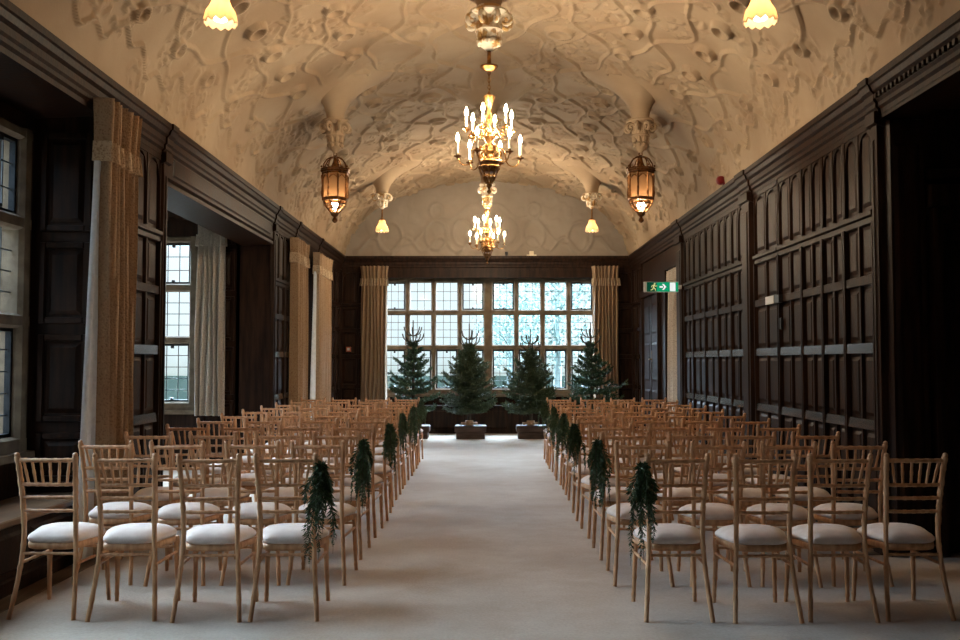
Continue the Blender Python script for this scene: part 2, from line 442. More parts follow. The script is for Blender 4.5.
# near alcove on the right with its doorway facing the camera
al = MB(); YA = 7.06
al.box(WR, 3.44, YA, YA+0.25, 0, 3.7); al.box(4.34, 4.7, YA, YA+0.25, 0, 3.7); al.box(3.44, 4.34, YA, YA+0.25, 2.5, 3.7)
al.box(4.45, 4.7, YB, YA, 0, 3.7); al.box(3.3, 4.6, YA+0.25, YA+0.35, 0, 3.0)
al.box(WR, 4.7, YB-0.2, YA, 3.38, 3.48)
al.box(WR-0.03, WR+0.25, YB, YA, 3.30, 3.62)
A2 = Frame(0.05, YA, (1, 0), (0, -1))
A2.fr(al, 2.99, 3.28, 0, 3.3, 0, 0.06, 0.02)
A2.fr(al, 3.03, 3.23, 0.4, 3.1, 0.06, 0.075, 0.03)
A2.fr(al, 3.30, 3.40, 0, 2.75, 0, 0.07, 0.02); A2.fr(al, 4.30, 4.40, 0, 2.75, 0, 0.07, 0.02); A2.fr(al, 3.28, 4.40, 2.6, 2.8, 0, 0.10, 0.02)
A2.fr(al, 3.36, 3.42, 0, 2.6, 0.0, 0.035, 0.01); A2.fr(al, 3.28, 4.40, 2.82, 2.92, 0, 0.07, 0.02)
tag(al.build('wall_alcove', M['oak']), kind='structure')
d3 = MB(); A2.fr(d3, 3.40, 4.28, 0.01, 2.5, -0.12, -0.08, 0)
for (a, b) in ((3.48, 3.82), (3.88, 4.22)):
    for (z0, z1) in ((0.2, 0.95), (1.1, 1.7), (1.82, 2.38)):
        A2.fr(d3, a, b, z0, z1, -0.08, -0.06, 0.03)
tag(d3.build('door_3', M['oak']), kind='structure')

# --- left wall: piers, lintels and bays
wl = MB(); lr = MB()
LW.box(wl, 7.05, 8.50, 0, 3.7, -0.48, 0)
LW.box(wl, 12.9, 14.35, 0, 3.7, -0.48, 0)
LW.box(wl, 16.3, YE+0.3, 0, 3.7, -0.48, 0)
panelling(wl, lr, LW, [(7.10, 7.75), (7.75, 8.40)], rails=(2.10, 1.56, 0.96))
panelling(wl, lr, LW, [(12.98, 13.64), (13.64, 14.3)])
panelling(wl, lr, LW, [(16.5, 17.1), (17.1, 17.7), (17.7, 18.3), (18.3, 18.9)])
pilaster(wl, LW, 8.40, 8.52, n=0.05); pilaster(wl, LW, 12.86, 12.98, n=0.05)
# lintels
LW.box(wl, 8.5, 12.9, 3.10, 3.7, -0.40, 0.0); LW.fr(wl, 8.52, 12.88, 3.14, 3.42, 0, 0.03, 0.02)
LW.fr(wl, 8.7, 12.7, 3.19, 3.37, 0.03, 0.042, 0.02); LW.fr(wl, 8.5, 12.9, 3.06, 3.13, -0.40, 0.035, 0, 0.01, 0.02)
LW.box(wl, 14.35, 16.3, 3.15, 3.7, -0.40, 0.0); LW.fr(wl, 14.37, 16.28, 3.2, 3.42, 0, 0.03, 0.02)
LW.box(wl, YB, 7.05, 3.35, 3.7, -0.5, 0.0); LW.fr(wl, YB, 7.05, 3.31, 3.38, -0.5, 0.03, 0, 0.01, 0.02)
wl_o = tag(wl.build('wall_left', M['oak']), kind='structure')
lr.build('rail', M['oak_rail'], wl_o)

ROWS = [(2.54, 3.11), (1.81, 2.43), (0.90, 1.70)]
DIV = [(3, 3), (3, 4), (3, 5)]
def window(name, fr, lights, zsill=0.82, ztop=3.2, nf=0.02, depth=0.16, rows=ROWS, casements=(), ng=-0.07, zlow=None):
    st = MB(); gl = MB(); ld = MB(); ir = MB()
    us = [l for l in lights]
    e0 = us[0][0]-0.13; e1 = us[-1][1]+0.13
    edges = [(e0, us[0][0])]+[(us[i][1], us[i+1][0]) for i in range(len(us)-1)]+[(us[-1][1], e1)]
    for k, (a, b) in enumerate(edges):
        fr.fr(st, a, b, zsill-0.05, ztop, nf-depth, nf-0.035, 0)
        i = 0.022
        fr.fr(st, a, b, zsill-0.05, ztop, nf-0.035, nf, min(i, (b-a)*0.3), 0, 0)
    zz = [ztop]+[z for r in rows for z in (r[1], r[0])]+[zsill-0.05]
    for k in range(0, len(zz)-1, 2):
        fr.fr(st, e0, e1, zz[k+1], zz[k], nf-depth, nf-0.036, 0)
        fr.fr(st, e0, e1, zz[k+1], zz[k], nf-0.036, nf-0.004, 0, min(0.02, (zz[k]-zz[k+1])*0.3), min(0.02, (zz[k]-zz[k+1])*0.3))
    fr.fr(st, e0-0.03, e1+0.03, zsill-0.09, zsill-0.02, nf-depth, nf+0.05, 0, 0.015, 0)
    for li, (a, b) in enumerate(us):
        for ri, (z0, z1) in enumerate(rows):
            q = fr.p
            gl.add([q(a, z0, ng), q(b, z0, ng), q(b, z1, ng), q(a, z1, ng)], [(0, 1, 2, 3)])
            nx, nz = DIV[ri]
            for i in range(1, nx):
                u = a+(b-a)*i/nx
                fr.box(ld, u-0.005, u+0.005, z0, z1, ng-0.004, ng+0.006)
            for j in range(1, nz):
                z = z0+(z1-z0)*j/nz
                fr.box(ld, a, b, z-0.005, z+0.005, ng-0.004, ng+0.006)
            if (li, ri) in casements or ri == 2 and casements:
                t = 0.026
                for (x0, x1, y0, y1) in ((a, a+t, z0, z1), (b-t, b, z0, z1), (a+t, b-t, z0, z0+t), (a+t, b-t, z1-t, z1)):
                    fr.box(ir, x0, x1, y0, y1, ng-0.015, ng+0.03)
                c = (a+b)/2
                fr.fr(ir, c-0.02, c+0.02, z1-t-0.035, z1-t, ng, ng+0.04, 0.004)
                fr.fr(ir, c-0.02, c+0.02, z0+t, z0+t+0.03, ng, ng+0.04, 0.004)
    o = tag(st.build(name, M['stone']), kind='structure')
    gl.build('pane', M['glass'], o, recalc=False)
    ld.build('lead_grid', M['lead'], o)
    if ir.v: ir.build('casement_frame', M['iron'], o)
    return o

def portal(loc, rot, sx, sy):
    l = bpy.data.lights.new('daylight_portal', 'AREA'); l.shape = 'RECTANGLE'; l.size = sx; l.size_y = sy
    l.cycles.is_portal = True
    o = bpy.data.objects.new('daylight_portal', l); o.location = loc; o.rotation_euler = rot; COL.objects.link(o)

# near recess (left of the camera's view)
NB = Frame(-3.45, 0, (0, 1), (1, 0))
lights = [(6.88-0.46-0.56*k, 6.88-0.56*k) for k in range(5)][::-1]
window('window_1', NB, lights, casements=((0, 0), (2, 0), (4, 0)))
w = MB()
y0 = lights[0][0]-0.13; y1 = 7.01
w.box(-3.75, -3.45, YB, y0, 0, 3.7); w.box(-3.75, -3.45, y0, y1, 0, 0.77); w.box(-3.75, -3.45, y0, y1, 3.2, 3.7); w.box(-3.75, -3.45, y1, 7.3, 0, 3.7)
RT = Frame(0, 7.05, (1, 0), (0, -1))
pm = MB()
for (a, b) in ((-3.38, -2.99),):
    for (z0, z1) in ((0.55, 0.92), (1.0, 1.66), (1.74, 2.36), (2.44, 3.2)):
        framed(w, RT, a, b, z0, z1)
w.box(-3.75, -2.97, YB, 7.05, 3.46, 3.7)
tag(w.build('wall_recess', M['oak']), kind='structure')
portal((-3.40, (y0+y1)/2, 2.0), (0, R(-90), 0), 2.4, y1-y0)
# window seat
sb = MB(); sb.cbox(-3.42, -2.93, YB, 7.02, 0.43, 0.475, 0.008)
ws = empty('oak_bench', (0, 0, 0)); tag(ws, 'long built-in oak window seat below the nearest left window', 'bench')
sb.build('seat_board', M['oak_seat'], ws)
sb = MB(); sb.box(-3.42, -2.97, YB, 7.02, 0, 0.43)
SF = Frame(-2.97, 0, (0, 1), (1, 0))
for k in range(10):
    a = -2.3+0.93*k
    SF.fr(sb, a+0.06, a+0.87, 0.14, 0.38, 0, 0.02, 0.02)
SF.fr(sb, YB, 7.02, 0, 0.1, 0, 0.02, 0, 0.01, 0)
sb.build('front_panel', M['oak'], ws)

# deep bay 2
w = MB()
BY0, BY1, BX = 8.5, 12.9, -5.35
FB = Frame(0, BY1, (1, 0), (0, -1))
lights2 = [(-5.18, -4.70), (-4.60, -4.11)]
window('window_2', FB, lights2, casements=((1, 0), (0, 0)), nf=0.0, ng=-0.1)
w.box(-3.98, -3.40, BY1, BY1+0.3, 0, 3.7); w.box(BX-0.3, -3.98, BY1, BY1+0.3, 0, 0.77); w.box(BX-0.3, -3.98, BY1, BY1+0.3, 3.2, 3.7)
w.box(BX-0.3, -5.31, BY1, BY1+0.3, 0.7, 3.3)
for (a, b) in ((-3.93, -3.47),):
    for (z0, z1) in ((0.16, 0.92), (1.0, 1.66), (1.74, 2.36), (2.44, 3.02), (3.08, 3.4)):
        framed(w, FB, a, b, z0, z1)
FB.fr(w, BX, -3.40, 3.42, 3.58, 0, 0.06, 0, 0, 0.03)
w.box(BX, -3.40, BY0-0.3, BY0, 0, 3.7)
SB = Frame(BX, 0, (0, 1), (1, 0))
lights3 = [(8.95+0.6*k, 9.43+0.6*k) for k in range(6)]
yy0 = lights3[0][0]-0.13; yy1 = lights3[-1][1]+0.13
window('window_3', SB, lights3)
w.box(BX-0.3, BX, BY0-0.3, yy0, 0, 3.7); w.box(BX-0.3, BX, yy1, BY1, 0, 3.7)
w.box(BX-0.3, BX, yy0, yy1, 0, 0.77); w.box(BX-0.3, BX, yy0, yy1, 3.2, 3.7)
tag(w.build('wall_bay', M['oak']), kind='structure')
c = MB(); c.box(BX-0.3, -3.36, BY0-0.3, BY1+0.3, 3.60, 3.75)
tag(c.build('ceiling_bay', M['bayplaster']), kind='structure')
portal((BX+0.05, (yy0+yy1)/2, 2.0), (0, R(-90), 0), 2.4, yy1-yy0)
portal((-4.65, BY1-0.03, 2.0), (R(-90), 0, 0), 1.2, 2.4)

# shallow recess 3
w = MB()
lights4 = [(14.50+0.57*k, 14.97+0.57*k) for k in range(3)]
window('window_4', NB, lights4)
w.box(-3.75, -3.45, 14.1, 14.37, 0, 3.7); w.box(-3.75, -3.45, 16.24, 16.5, 0, 3.7)
w.box(-3.75, -3.45, 14.37, 16.24, 0, 0.77); w.box(-3.75, -3.45, 14.37, 16.24, 3.2, 3.7); w.box(-3.75, -2.97, 14.1, 16.5, 3.5, 3.7)
tag(w.build('wall_recess', M['oak']), kind='structure')
portal((-3.40, 15.3, 2.0), (0, R(-90), 0), 2.4, 1.87)

# --- end wall
w = MB(); er = MB()
YG = 19.42
GE = Frame(0, YG, (1, 0), (0, -1))
cx = 0.065
l5 = [(cx-2.21+0.535*k, cx-2.21+0.535*k+0.435) for k in range(4)]
l5 = [(cx-0.10-0.435-0.545*k, cx-0.10-0.545*k) for k in range(4)][::-1]+[(cx+0.10+0.545*k, cx+0.10+0.435+0.545*k) for k in range(4)]
wx0 = l5[0][0]-0.13; wx1 = l5[-1][1]+0.13
window('window_5', GE, l5, casements=((0, 0), (3, 0), (4, 0), (7, 0)))
EW.box(w, -W-0.3, wx0, 0, 3.7, -0.6, 0); EW.box(w, wx1, WR+0.3, 0, 3.7, -0.6, 0)
EW.box(w, wx0, wx1, 3.2, 3.7, -0.6, 0.0); w.box(wx0, wx1, YG, YG+0.23, 0, 0.77)
EW.fr(w, wx0-0.02, wx1+0.02, 3.16, 3.4, 0, 0.03, 0.01)
panelling(w, w, EW, [(-W+0.02, wx0-0.02)], upper=True)
panelling(w, w, EW, [(wx1+0.02, WR-0.02)], upper=True)
w_end = tag(w.build('wall_end', M['oak']), kind='structure')
portal(((wx0+wx1)/2, 19.30, 2.0), (R(-90), 0, 0), wx1-wx0, 2.4)
b = empty('panelled_bench', (0, YE, 0)); tag(b, 'low dark panelled bench built below the wide end window', 'bench')
m1 = MB(); m1.box(wx0+0.02, wx1-0.02, 0.0, 0.30, 0, 0.53)
BF = Frame(0, 0, (1, 0), (0, -1))
for k in range(5):
    a = wx0+0.08+k*0.9
    BF.fr(m1, a, a+0.82, 0.1, 0.46, 0, 0.012, 0.015)
m1.build('front_panel', M['oak'], b)
m1 = MB(); m1.cbox(wx0+0.02, wx1-0.02, -0.03, 0.30, 0.53, 0.565, 0.006); m1.build('seat_board', M['oak'], b)

# --- wall behind the camera
w = MB(); w.box(-3.9, 4.8, YB-0.3, YB, 0, 5.4)
tag(w.build('wall_back', M['oak']), kind='structure')

# --- cornice (trim)
prof = [(0.0, 3.33), (0.035, 3.33), (0.035, 3.37), (0.055, 3.39), (0.055, 3.42), (0.07, 3.44), (0.07, 3.49), (0.095, 3.51), (0.11, 3.55), (0.125, 3.56), (0.125, 3.61), (-0.3, 3.61), (-0.3, 3.33)]
def cornice(name, fr, u0, u1, breaks=()):
    m = MB()
    m.prism(prof, lambda n, z: fr.p(u0, z, n), lambda n, z: fr.p(u1, z, n))
    for (a, b) in breaks:
        pr = [(n+0.018 if 0 < n else n, z-0.004 if z < 3.5 else z+0.002) for n, z in prof]
        m.prism(pr, lambda n, z: fr.p(a, z, n), lambda n, z: fr.p(b, z, n))
    k = u0
    while fr is RW and k < 7.0:          # little dentil blocks
        fr.fr(m, k, k+0.035, 3.445, 3.485, 0.068, 0.09, 0.002); k += 0.07
    return tag(m.build(name, M['oak']), kind='structure')
cornice('trim_1', LW, YB, YE, ((8.38, 8.54), (12.84, 13.0), (14.28, 14.4), (16.25, 16.4)))
cornice('trim_2', RW, YB, YE, ((7.03, 7.2), (10.43, 10.8), (14.08, 14.5)))
cornice('trim_3', EW, -W, WR)
# oak border along the walls
for nm, x0, x1, y0, y1 in (('trim_4', -2.95, -2.80, YB, 7.05), ('trim_5', 2.88, 3.0, 7.1, YE)):
    m = MB(); m.box(x0, x1, y0, y1, 0.0, 0.006); tag(m.build(nm, M['oak_floor']), kind='structure')

# ------------------------------------------------------------------ plaster vault with strapwork relief
def vnoise(seed, X, Y, sx, sy):
    rs = np.random.RandomState(seed); G = rs.rand(256, 256)
    a = X/sx; b = Y/sy
    i = np.floor(a).astype(int); j = np.floor(b).astype(int)
    fa = a-i; fb = b-j
    fa = fa*fa*(3-2*fa); fb = fb*fb*(3-2*fb)
    g = lambda p, q: G[p % 256, q % 256]
    return (g(i, j)*(1-fa)+g(i+1, j)*fa)*(1-fb)+(g(i, j+1)*(1-fa)+g(i+1, j+1)*fa)*fb
def sstep(x, a, b):
    t = np.clip((x-a)/(b-a), 0, 1); return t*t*(3-2*t)
def relief(U, S):
    """U along the room, S arc length measured from the crown (signed)"""
    A = np.abs(S); P = 2.55
    w = 2*PI/P
    H = np.zeros_like(U)
    def rib(c, a, ph, wid, h, k=1.0):
        nonlocal H
        f = c+a*np.sin(w*k*U+ph)+0.06*np.sin(3*w*k*U+ph*2)
        sl = a*w*k*np.cos(w*k*U+ph)
        d = np.abs(A-f)/np.sqrt(1+sl*sl)
        H = np.maximum(H, h*sstep(wid-d, 0, 0.016))
    for c0, a0, p0, w0, h0 in ((0.42, 0.25, 0.0, 0.026, 0.040), (1.12, 0.30, 0.4, 0.026, 0.038), (1.86, 0.24, 1.0, 0.025, 0.036), (2.70, 0.24, 0.3, 0.025, 0.034)):
        rib(c0, a0, p0, w0, h0); rib(c0, a0, PI+p0, w0, h0*0.88)
    rib(3.25, 0.08, 0.9, 0.022, 0.035, 2)
    # rings at the lattice nodes and in rows along the haunches
    def ring(cu, cs, r, wid, h, per):
        nonlocal H
        u = (U-cu+per/2) % per-per/2
        q = np.sqrt(u*u+(A-cs)**2); d = np.abs(q-r)
        H = np.where(q < r+wid, np.minimum(H, 0.012), H)
        H = np.maximum(H, h*sstep(wid-d, 0, 0.016))
    ring(0.0, 0.80, 0.13, 0.036, 0.050, P); ring(P/2, 0.76, 0.11, 0.034, 0.046, P)
    ring(0.15, 2.32, 0.095, 0.030, 0.062, 0.66); ring(0.48, 1.55, 0.09, 0.030, 0.058, 0.66); ring(0.3, 2.98, 0.075, 0.026, 0.05, 0.85)
    # leafy sprays in separate patches
    wu = U+0.05*(vnoise(3, U, S, 0.1, 0.1)-0.5)*2; wsx = S+0.05*(vnoise(4, U, S, 0.1, 0.1)-0.5)*2
    n = vnoise(5, wu, wsx, 0.06, 0.06)*0.65+vnoise(6, wu, wsx, 0.035, 0.035)*0.35
    patch = sstep(vnoise(7, U, S, 0.28, 0.34), 0.38, 0.62)
    H = np.maximum(H, 0.020*sstep(n, 0.53, 0.61)*patch)
    return H
PX0, PX1 = -1.83, 1.90
PEND = [(PX0, 6.35, 0.33), (PX1, 6.35, 0.33), (PX0, 11.3, 0.36), (PX1, 11.3, 0.36), (PX0, 16.5, 0.33), (PX1, 16.5, 0.33),
        (0.04, 8.9, 0.30), (0.04, 12.7, 0.36), (0.04, 16.3, 0.55), (0.04, 3.6, 0.30)]
def build_vault():
    dy = 0.016
    ys = np.arange(YB, YE+0.15, dy)
    th = np.linspace(0, PI, 241)
    xs0 = -XV*np.cos(th); zs0 = ZC+HV*np.sin(th)
    seg = np.sqrt(np.diff(xs0)**2+np.diff(zs0)**2); s = np.concatenate([[0], np.cumsum(seg)]); s = s-s[-1]/2
    su = np.linspace(s[0], s[-1], 420)
    thu = np.interp(su, s, th)
    Yg, Tg = np.meshgrid(ys, thu, indexing='ij'); _, Sg = np.meshgrid(ys, su, indexing='ij')
    X = XC-XV*np.cos(Tg); Z = ZC+HV*np.sin(Tg)
    nx = -np.cos(Tg)/XV; nz = np.sin(Tg)/HV; ln = np.sqrt(nx*nx+nz*nz); nx /= ln; nz /= ln
    H = relief(Yg, Sg)
    edge = sstep(s[-1]-np.abs(Sg), 0.02, 0.12)
    mask = np.ones_like(H); drop = np.zeros_like(H)
    for (px, py, dd) in PEND:
        Rr = 0.78; r = np.sqrt((X-px)**2+((Yg-py)*0.9)**2)
        t = np.clip((Rr-r)/(Rr-0.09), 0, 1.0)
        drop = np.maximum(drop, (0.12 if abs(px) > 1 else 0.25)*t**2)
        mask *= sstep(r, 0.34, 0.5)
    H = H*edge*mask
    X2 = X-nx*H; Z2 = Z-nz*H-drop
    n, m = X.shape
    co = np.stack([X2, Yg, Z2], -1).reshape(-1, 3)
    idx = np.arange(n*m).reshape(n, m)
    f = np.stack([idx[:-1, :-1], idx[:-1, 1:], idx[1:, 1:], idx[1:, :-1]], -1).reshape(-1, 4)
    me = bpy.data.meshes.new('ceiling')
    me.vertices.add(n*m); me.vertices.foreach_set('co', co.ravel())
    me.loops.add(f.size); me.loops.foreach_set('vertex_index', f.ravel())
    me.polygons.add(len(f)); me.polygons.foreach_set('loop_start', np.arange(len(f))*4)
    me.update(calc_edges=True); me.validate(); me.shade_smooth()
    me.materials.append(M['plaster'])
    o = bpy.data.objects.new('ceiling', me); COL.objects.link(o)
    tag(o, kind='structure')
    # end tympanum
    gx = np.linspace(-XV-0.1, XV+0.1, 230); gz = np.linspace(3.55, 5.4, 74)
    GX, GZ = np.meshgrid(gx, gz, indexing='ij')
    Hh = np.zeros_like(GX)
    def orib(pts, wid, h):
        nonlocal Hh
        for k in range(len(pts)-1):
            (ax, az), (bx, bz) = pts[k], pts[k+1]
            t = np.clip(((GX-ax)*(bx-ax)+(GZ-az)*(bz-az))/max(1e-9, (bx-ax)**2+(bz-az)**2), 0, 1)
            d = np.sqrt((GX-ax-t*(bx-ax))**2+(GZ-az-t*(bz-az))**2)
            Hh = np.maximum(Hh, h*sstep(wid-d, 0, 0.025))
    for sg in (-1, 1):
        for c0, rr, zc, rz in ((1.0, 0.13, 4.55, 0.15), (1.0, 0.22, 4.05, 0.3), (1.95, 0.25, 4.0, 0.32), (0.45, 0.2, 4.1, 0.28)):
            orib([(sg*c0+rr*math.cos(a), zc+rz*math.sin(a)) for a in np.linspace(0, 2*PI, 26)], 0.035, 0.03)
        orib([(sg*(0.05+0.105*k), 3.85+0.16*math.sin(k*0.95)) for k in range(26)], 0.035, 0.028)
        orib([(sg*(0.05+0.1*k), 4.6-0.012*k*k*0.25+0.1*math.sin(k*0.8)) for k in range(22)], 0.03, 0.025)
    Hh = Hh+0.01*sstep(vnoise(9, GX+5, GZ, 0.12, 0.12), 0.55, 0.7)
    n, m = GX.shape
    co = np.stack([GX, YE-0.02-Hh, GZ], -1).reshape(-1, 3)
    idx = np.arange(n*m).reshape(n, m)
    f = np.stack([idx[:-1, :-1], idx[1:, :-1], idx[1:, 1:], idx[:-1, 1:]], -1).reshape(-1, 4)
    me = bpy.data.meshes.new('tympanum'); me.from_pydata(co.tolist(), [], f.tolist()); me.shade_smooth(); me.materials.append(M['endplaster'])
    t = bpy.data.objects.new('tympanum', me); COL.objects.link(t); t.parent = o
    mbk = MB(); mbk.box(-XV-0.4, XV+0.4, YE+0.02, YE+0.3, 3.5, 5.5); mbk.build('gable_backing', M['plaster'], o)
    return o
ceiling = build_vault()

def vault_z(x): return ZC+HV*math.sqrt(max(0, 1-((x-XC)/XV)**2))
def boss(px, py, ztop, zbot, r=0.15, mat='plaster'):
    """scrolled plaster pendant below a flared vault corner"""
    m = MB(); h = ztop-zbot
    pr = [(r*0.62, h*1.12), (r*0.6, h*1.0), (r*1.0, h*0.98), (r*1.04, h*0.93), (r*0.9, h*0.88), (r*0.62, h*0.84), (r*0.58, h*0.62), (r*0.72, h*0.5),
          (r*0.5, h*0.4), (r*0.36, h*0.32), (r*0.52, h*0.24), (r*0.42, h*0.12), (r*0.22, h*0.05), (r*0.15, 0)]
    m.lathe(pr, (px, py, zbot), 20)
    for k in range(8):
        a = 2*PI*k/8+PI/8
        ca, sa = math.cos(a), math.sin(a)
        pts = []; rad = []
        for i in range(22):
            t = i/21
            if t < 0.6:
                q = t/0.6*2*PI*1.1
                rr = 0.055*(0.35+0.65*t/0.6)*r/0.15
                ox = r*0.92+rr*math.cos(q+2.2); oz = h*0.72+rr*math.sin(q+2.2)
            else:
                q = (t-0.6)/0.4
                ox = r*0.92+0.055*r/0.15*math.cos(2*PI*1.1+2.2)*(1-q)-r*0.42*q; oz = h*0.72+0.055*r/0.15*math.sin(2*PI*1.1+2.2)*(1-q)-h*0.42*q
            pts.append((px+ca*ox, py+sa*ox, zbot+oz)); rad.append(r*(0.075+0.09*min(1, t*1.5)))
        m.tube(pts, rad, 6)
        m.ball((px+ca*r*0.5, py+sa*r*0.5, zbot+h*0.22), r*0.17, 8, 5)
    m.build('plaster_pendant', M[mat], ceiling, smooth=True)
for (px, py, dd) in PEND:
    zt = vault_z(px)-dd-0.03
    m = MB(); zz = zt-0.01; top_ = vault_z(px)+0.25 if abs(px) > 1 else vault_z(px)+0.12
    m.lathe([(0.105+(0.66 if abs(px) > 1 else 0.5)*(k/24)**1.75, zz+(top_-zz)*(k/24)**0.85) for k in range(25)], (px, py, 0), 40)
    m.build('plaster_flare', M['plaster'], ceiling, smooth=True)
    if abs(px) > 1:
        boss(px, py, zt, 4.00 if py == 11.3 else 4.17, 0.16 if py == 11.3 else 0.15, 'plaster' if py == 11.3 else 'gildplaster')
    else:
        boss(px, py, zt, 4.45 if py < 14 else 4.12, 0.19 if py < 14 else 0.14, 'gildplaster')

# ------------------------------------------------------------------ chairs
def cr_path(pts, n):
    P = [Vector(p) for p in pts]; out = []
    m = len(P)-1
    for i in range(n):
        t = i/(n-1)*m; k = min(int(t), m-1); f = t-k
        p0 = P[max(k-1, 0)]; p1 = P[k]; p2 = P[k+1]; p3 = P[min(k+2, m)]
        out.append(0.5*((2*p1)+(p2-p0)*f+(2*p0-5*p1+4*p2-p3)*f*f+(3*p1-p0-3*p2+p3)*f**3))
    return out
def bamboo(mb, pts, r0, r1, nodes, n=28, segs=8):
    P = cr_path(pts, n); rad = []
    for i in range(n):
        t = i/(n-1); r = r0+(r1-r0)*t
        for q in nodes:
            d = abs(t-q)*(n-1)
            if d < 0.75: r *= 1.16
            elif d < 1.6: r *= 0.97
        rad.append(r)
    mb.tube(P, rad, segs)

def make_chair():
    root = empty('chiavari_chair', (0, 0, 0))
    for s in (-1, 1):
        m = MB()
        bamboo(m, [(s*0.186, -0.262, 0.0), (s*0.166, -0.205, 0.22), (s*0.152, -0.178, 0.43), (s*0.153, -0.190, 0.62), (s*0.160, -0.213, 0.78), (s*0.168, -0.240, 0.915)],
               0.0135, 0.0155, (0.12, 0.25, 0.37, 0.52, 0.61, 0.70, 0.78, 0.88, 0.97), 44)
        m.ball((s*0.1685, -0.242, 0.922), 0.0155, 8, 5)
        m.build('back_leg', M['lime'], root, smooth=True, angle=60)
        m = MB()
        bamboo(m, [(s*0.176, 0.172, 0.395), (s*0.178, 0.178, 0.22), (s*0.186, 0.196, 0.0)], 0.0165, 0.0125, (0.15, 0.4, 0.65, 0.88), 24)
        m.build('front_leg', M['lime'], root, smooth=True, angle=60)
    def at(z):  # centre line of the back at height z
        Z = [0.43, 0.62, 0.78, 0.915]; Y = [-0.178, -0.190, -0.213, -0.240]; X = [0.152, 0.153, 0.160, 0.168]
        return float(np.interp(z, Z, X)), float(np.interp(z, Z, Y))
    def rail(name, z, r, nodes):
        x, y = at(z); m = MB()
        bamboo(m, [(-x, y, z), (-x*0.5, y-0.012, z), (0, y-0.016, z), (x*0.5, y-0.012, z), (x, y, z)], r, r, nodes, 30)
        m.build(name, M['lime'], root, smooth=True, angle=60)
    rail('top_rail', 0.892, 0.0115, (0.16, 0.33, 0.5, 0.67, 0.84))
    for z in (0.752, 0.677, 0.600): rail('back_rail', z, 0.0098, (0.16, 0.33, 0.5, 0.67, 0.84))
    xt, yt = at(0.885); xb, yb = at(0.755)
    for k in range(6):
        f = -1+2*(k+0.75)/6.5
        f = (k-2.5)/3.1
        m = MB()
        e = 0.016*(1-abs(f))
        bamboo(m, [(f*xb*0.86, yb-e, 0.752), (f*(xb*0.86+xt)/2, (yt+yb)/2-e, 0.822), (f*xt, yt-e, 0.890)], 0.0075, 0.0075, (0.5,), 12, 6)
        m.build('spindle', M['lime'], root, smooth=True, angle=60)
    # seat frame and cushion, rounded trapezoid outlines
    def outline(grow, n=8):
        c = [(-0.162, -0.178, 0.095), (0.162, -0.178, 0.095), (0.200, 0.192, 0.14), (-0.200, 0.192, 0.14)]
        pts = []
        for i, (x, y, r) in enumerate(c):
            sx = 1 if x > 0 else -1; sy = 1 if y > 0 else -1
            a0 = {(-1, -1): PI, (1, -1): 1.5*PI, (1, 1): 0, (-1, 1): 0.5*PI}[(sx, sy)]
            for k in range(n+1):
                a = a0+0.5*PI*k/n
                pts.append((x-sx*r+(r+grow)*math.cos(a), y-sy*r+(r+grow)*math.sin(a)))
        return pts
    def loft(rings):
        m = MB(); n = len(rings[0][0]); vs = []; fs = []
        for (pts, z) in rings: vs += [(p[0], p[1], z) for p in pts]
        for i in range(len(rings)-1):
            for k in range(n):
                a = i*n+k; b = i*n+(k+1) % n
                fs.append((a, b, b+n, a+n))
        fs.append(tuple(reversed(range(n)))); fs.append(tuple(range((len(rings)-1)*n, len(rings)*n)))
        m.add(vs, fs); return m
    loft([(outline(-0.012), 0.374), (outline(0.0), 0.379), (outline(0.003), 0.395), (outline(0.0), 0.410), (outline(-0.012), 0.415)]).build('seat_frame', M['lime'], root, smooth=True, angle=60)
    rings = []
    for g, z in ((-0.010, 0.440), (0.002, 0.447), (0.007, 0.458), (0.004, 0.470), (-0.010, 0.483), (-0.035, 0.498), (-0.07, 0.509), (-0.11, 0.515), (-0.15, 0.517)):
        o = outline(0.0)
        o = [(p[0]*(1+g/0.19), p[1]*(1+g/0.19)) for p in o]
        rings.append((o, z-0.027))
    loft(rings).build('seat_cushion', M['cushion'], root, smooth=True, angle=80)
    def stretch(a, b):
        m = MB(); bamboo(m, [a, [(a[i]+b[i])/2 for i in range(3)], b], 0.0088, 0.0088, (0.25, 0.5, 0.75), 18, 6)
        m.build('stretcher', M['lime'], root, smooth=True, angle=60)
    stretch((-0.158, -0.186, 0.355), (0.158, -0.186, 0.355))
    stretch((-0.178, 0.175, 0.33), (0.178, 0.175, 0.33))
    for s in (-1, 1):
        stretch((s*0.163, -0.193, 0.30), (s*0.178, 0.175, 0.30))
    return root

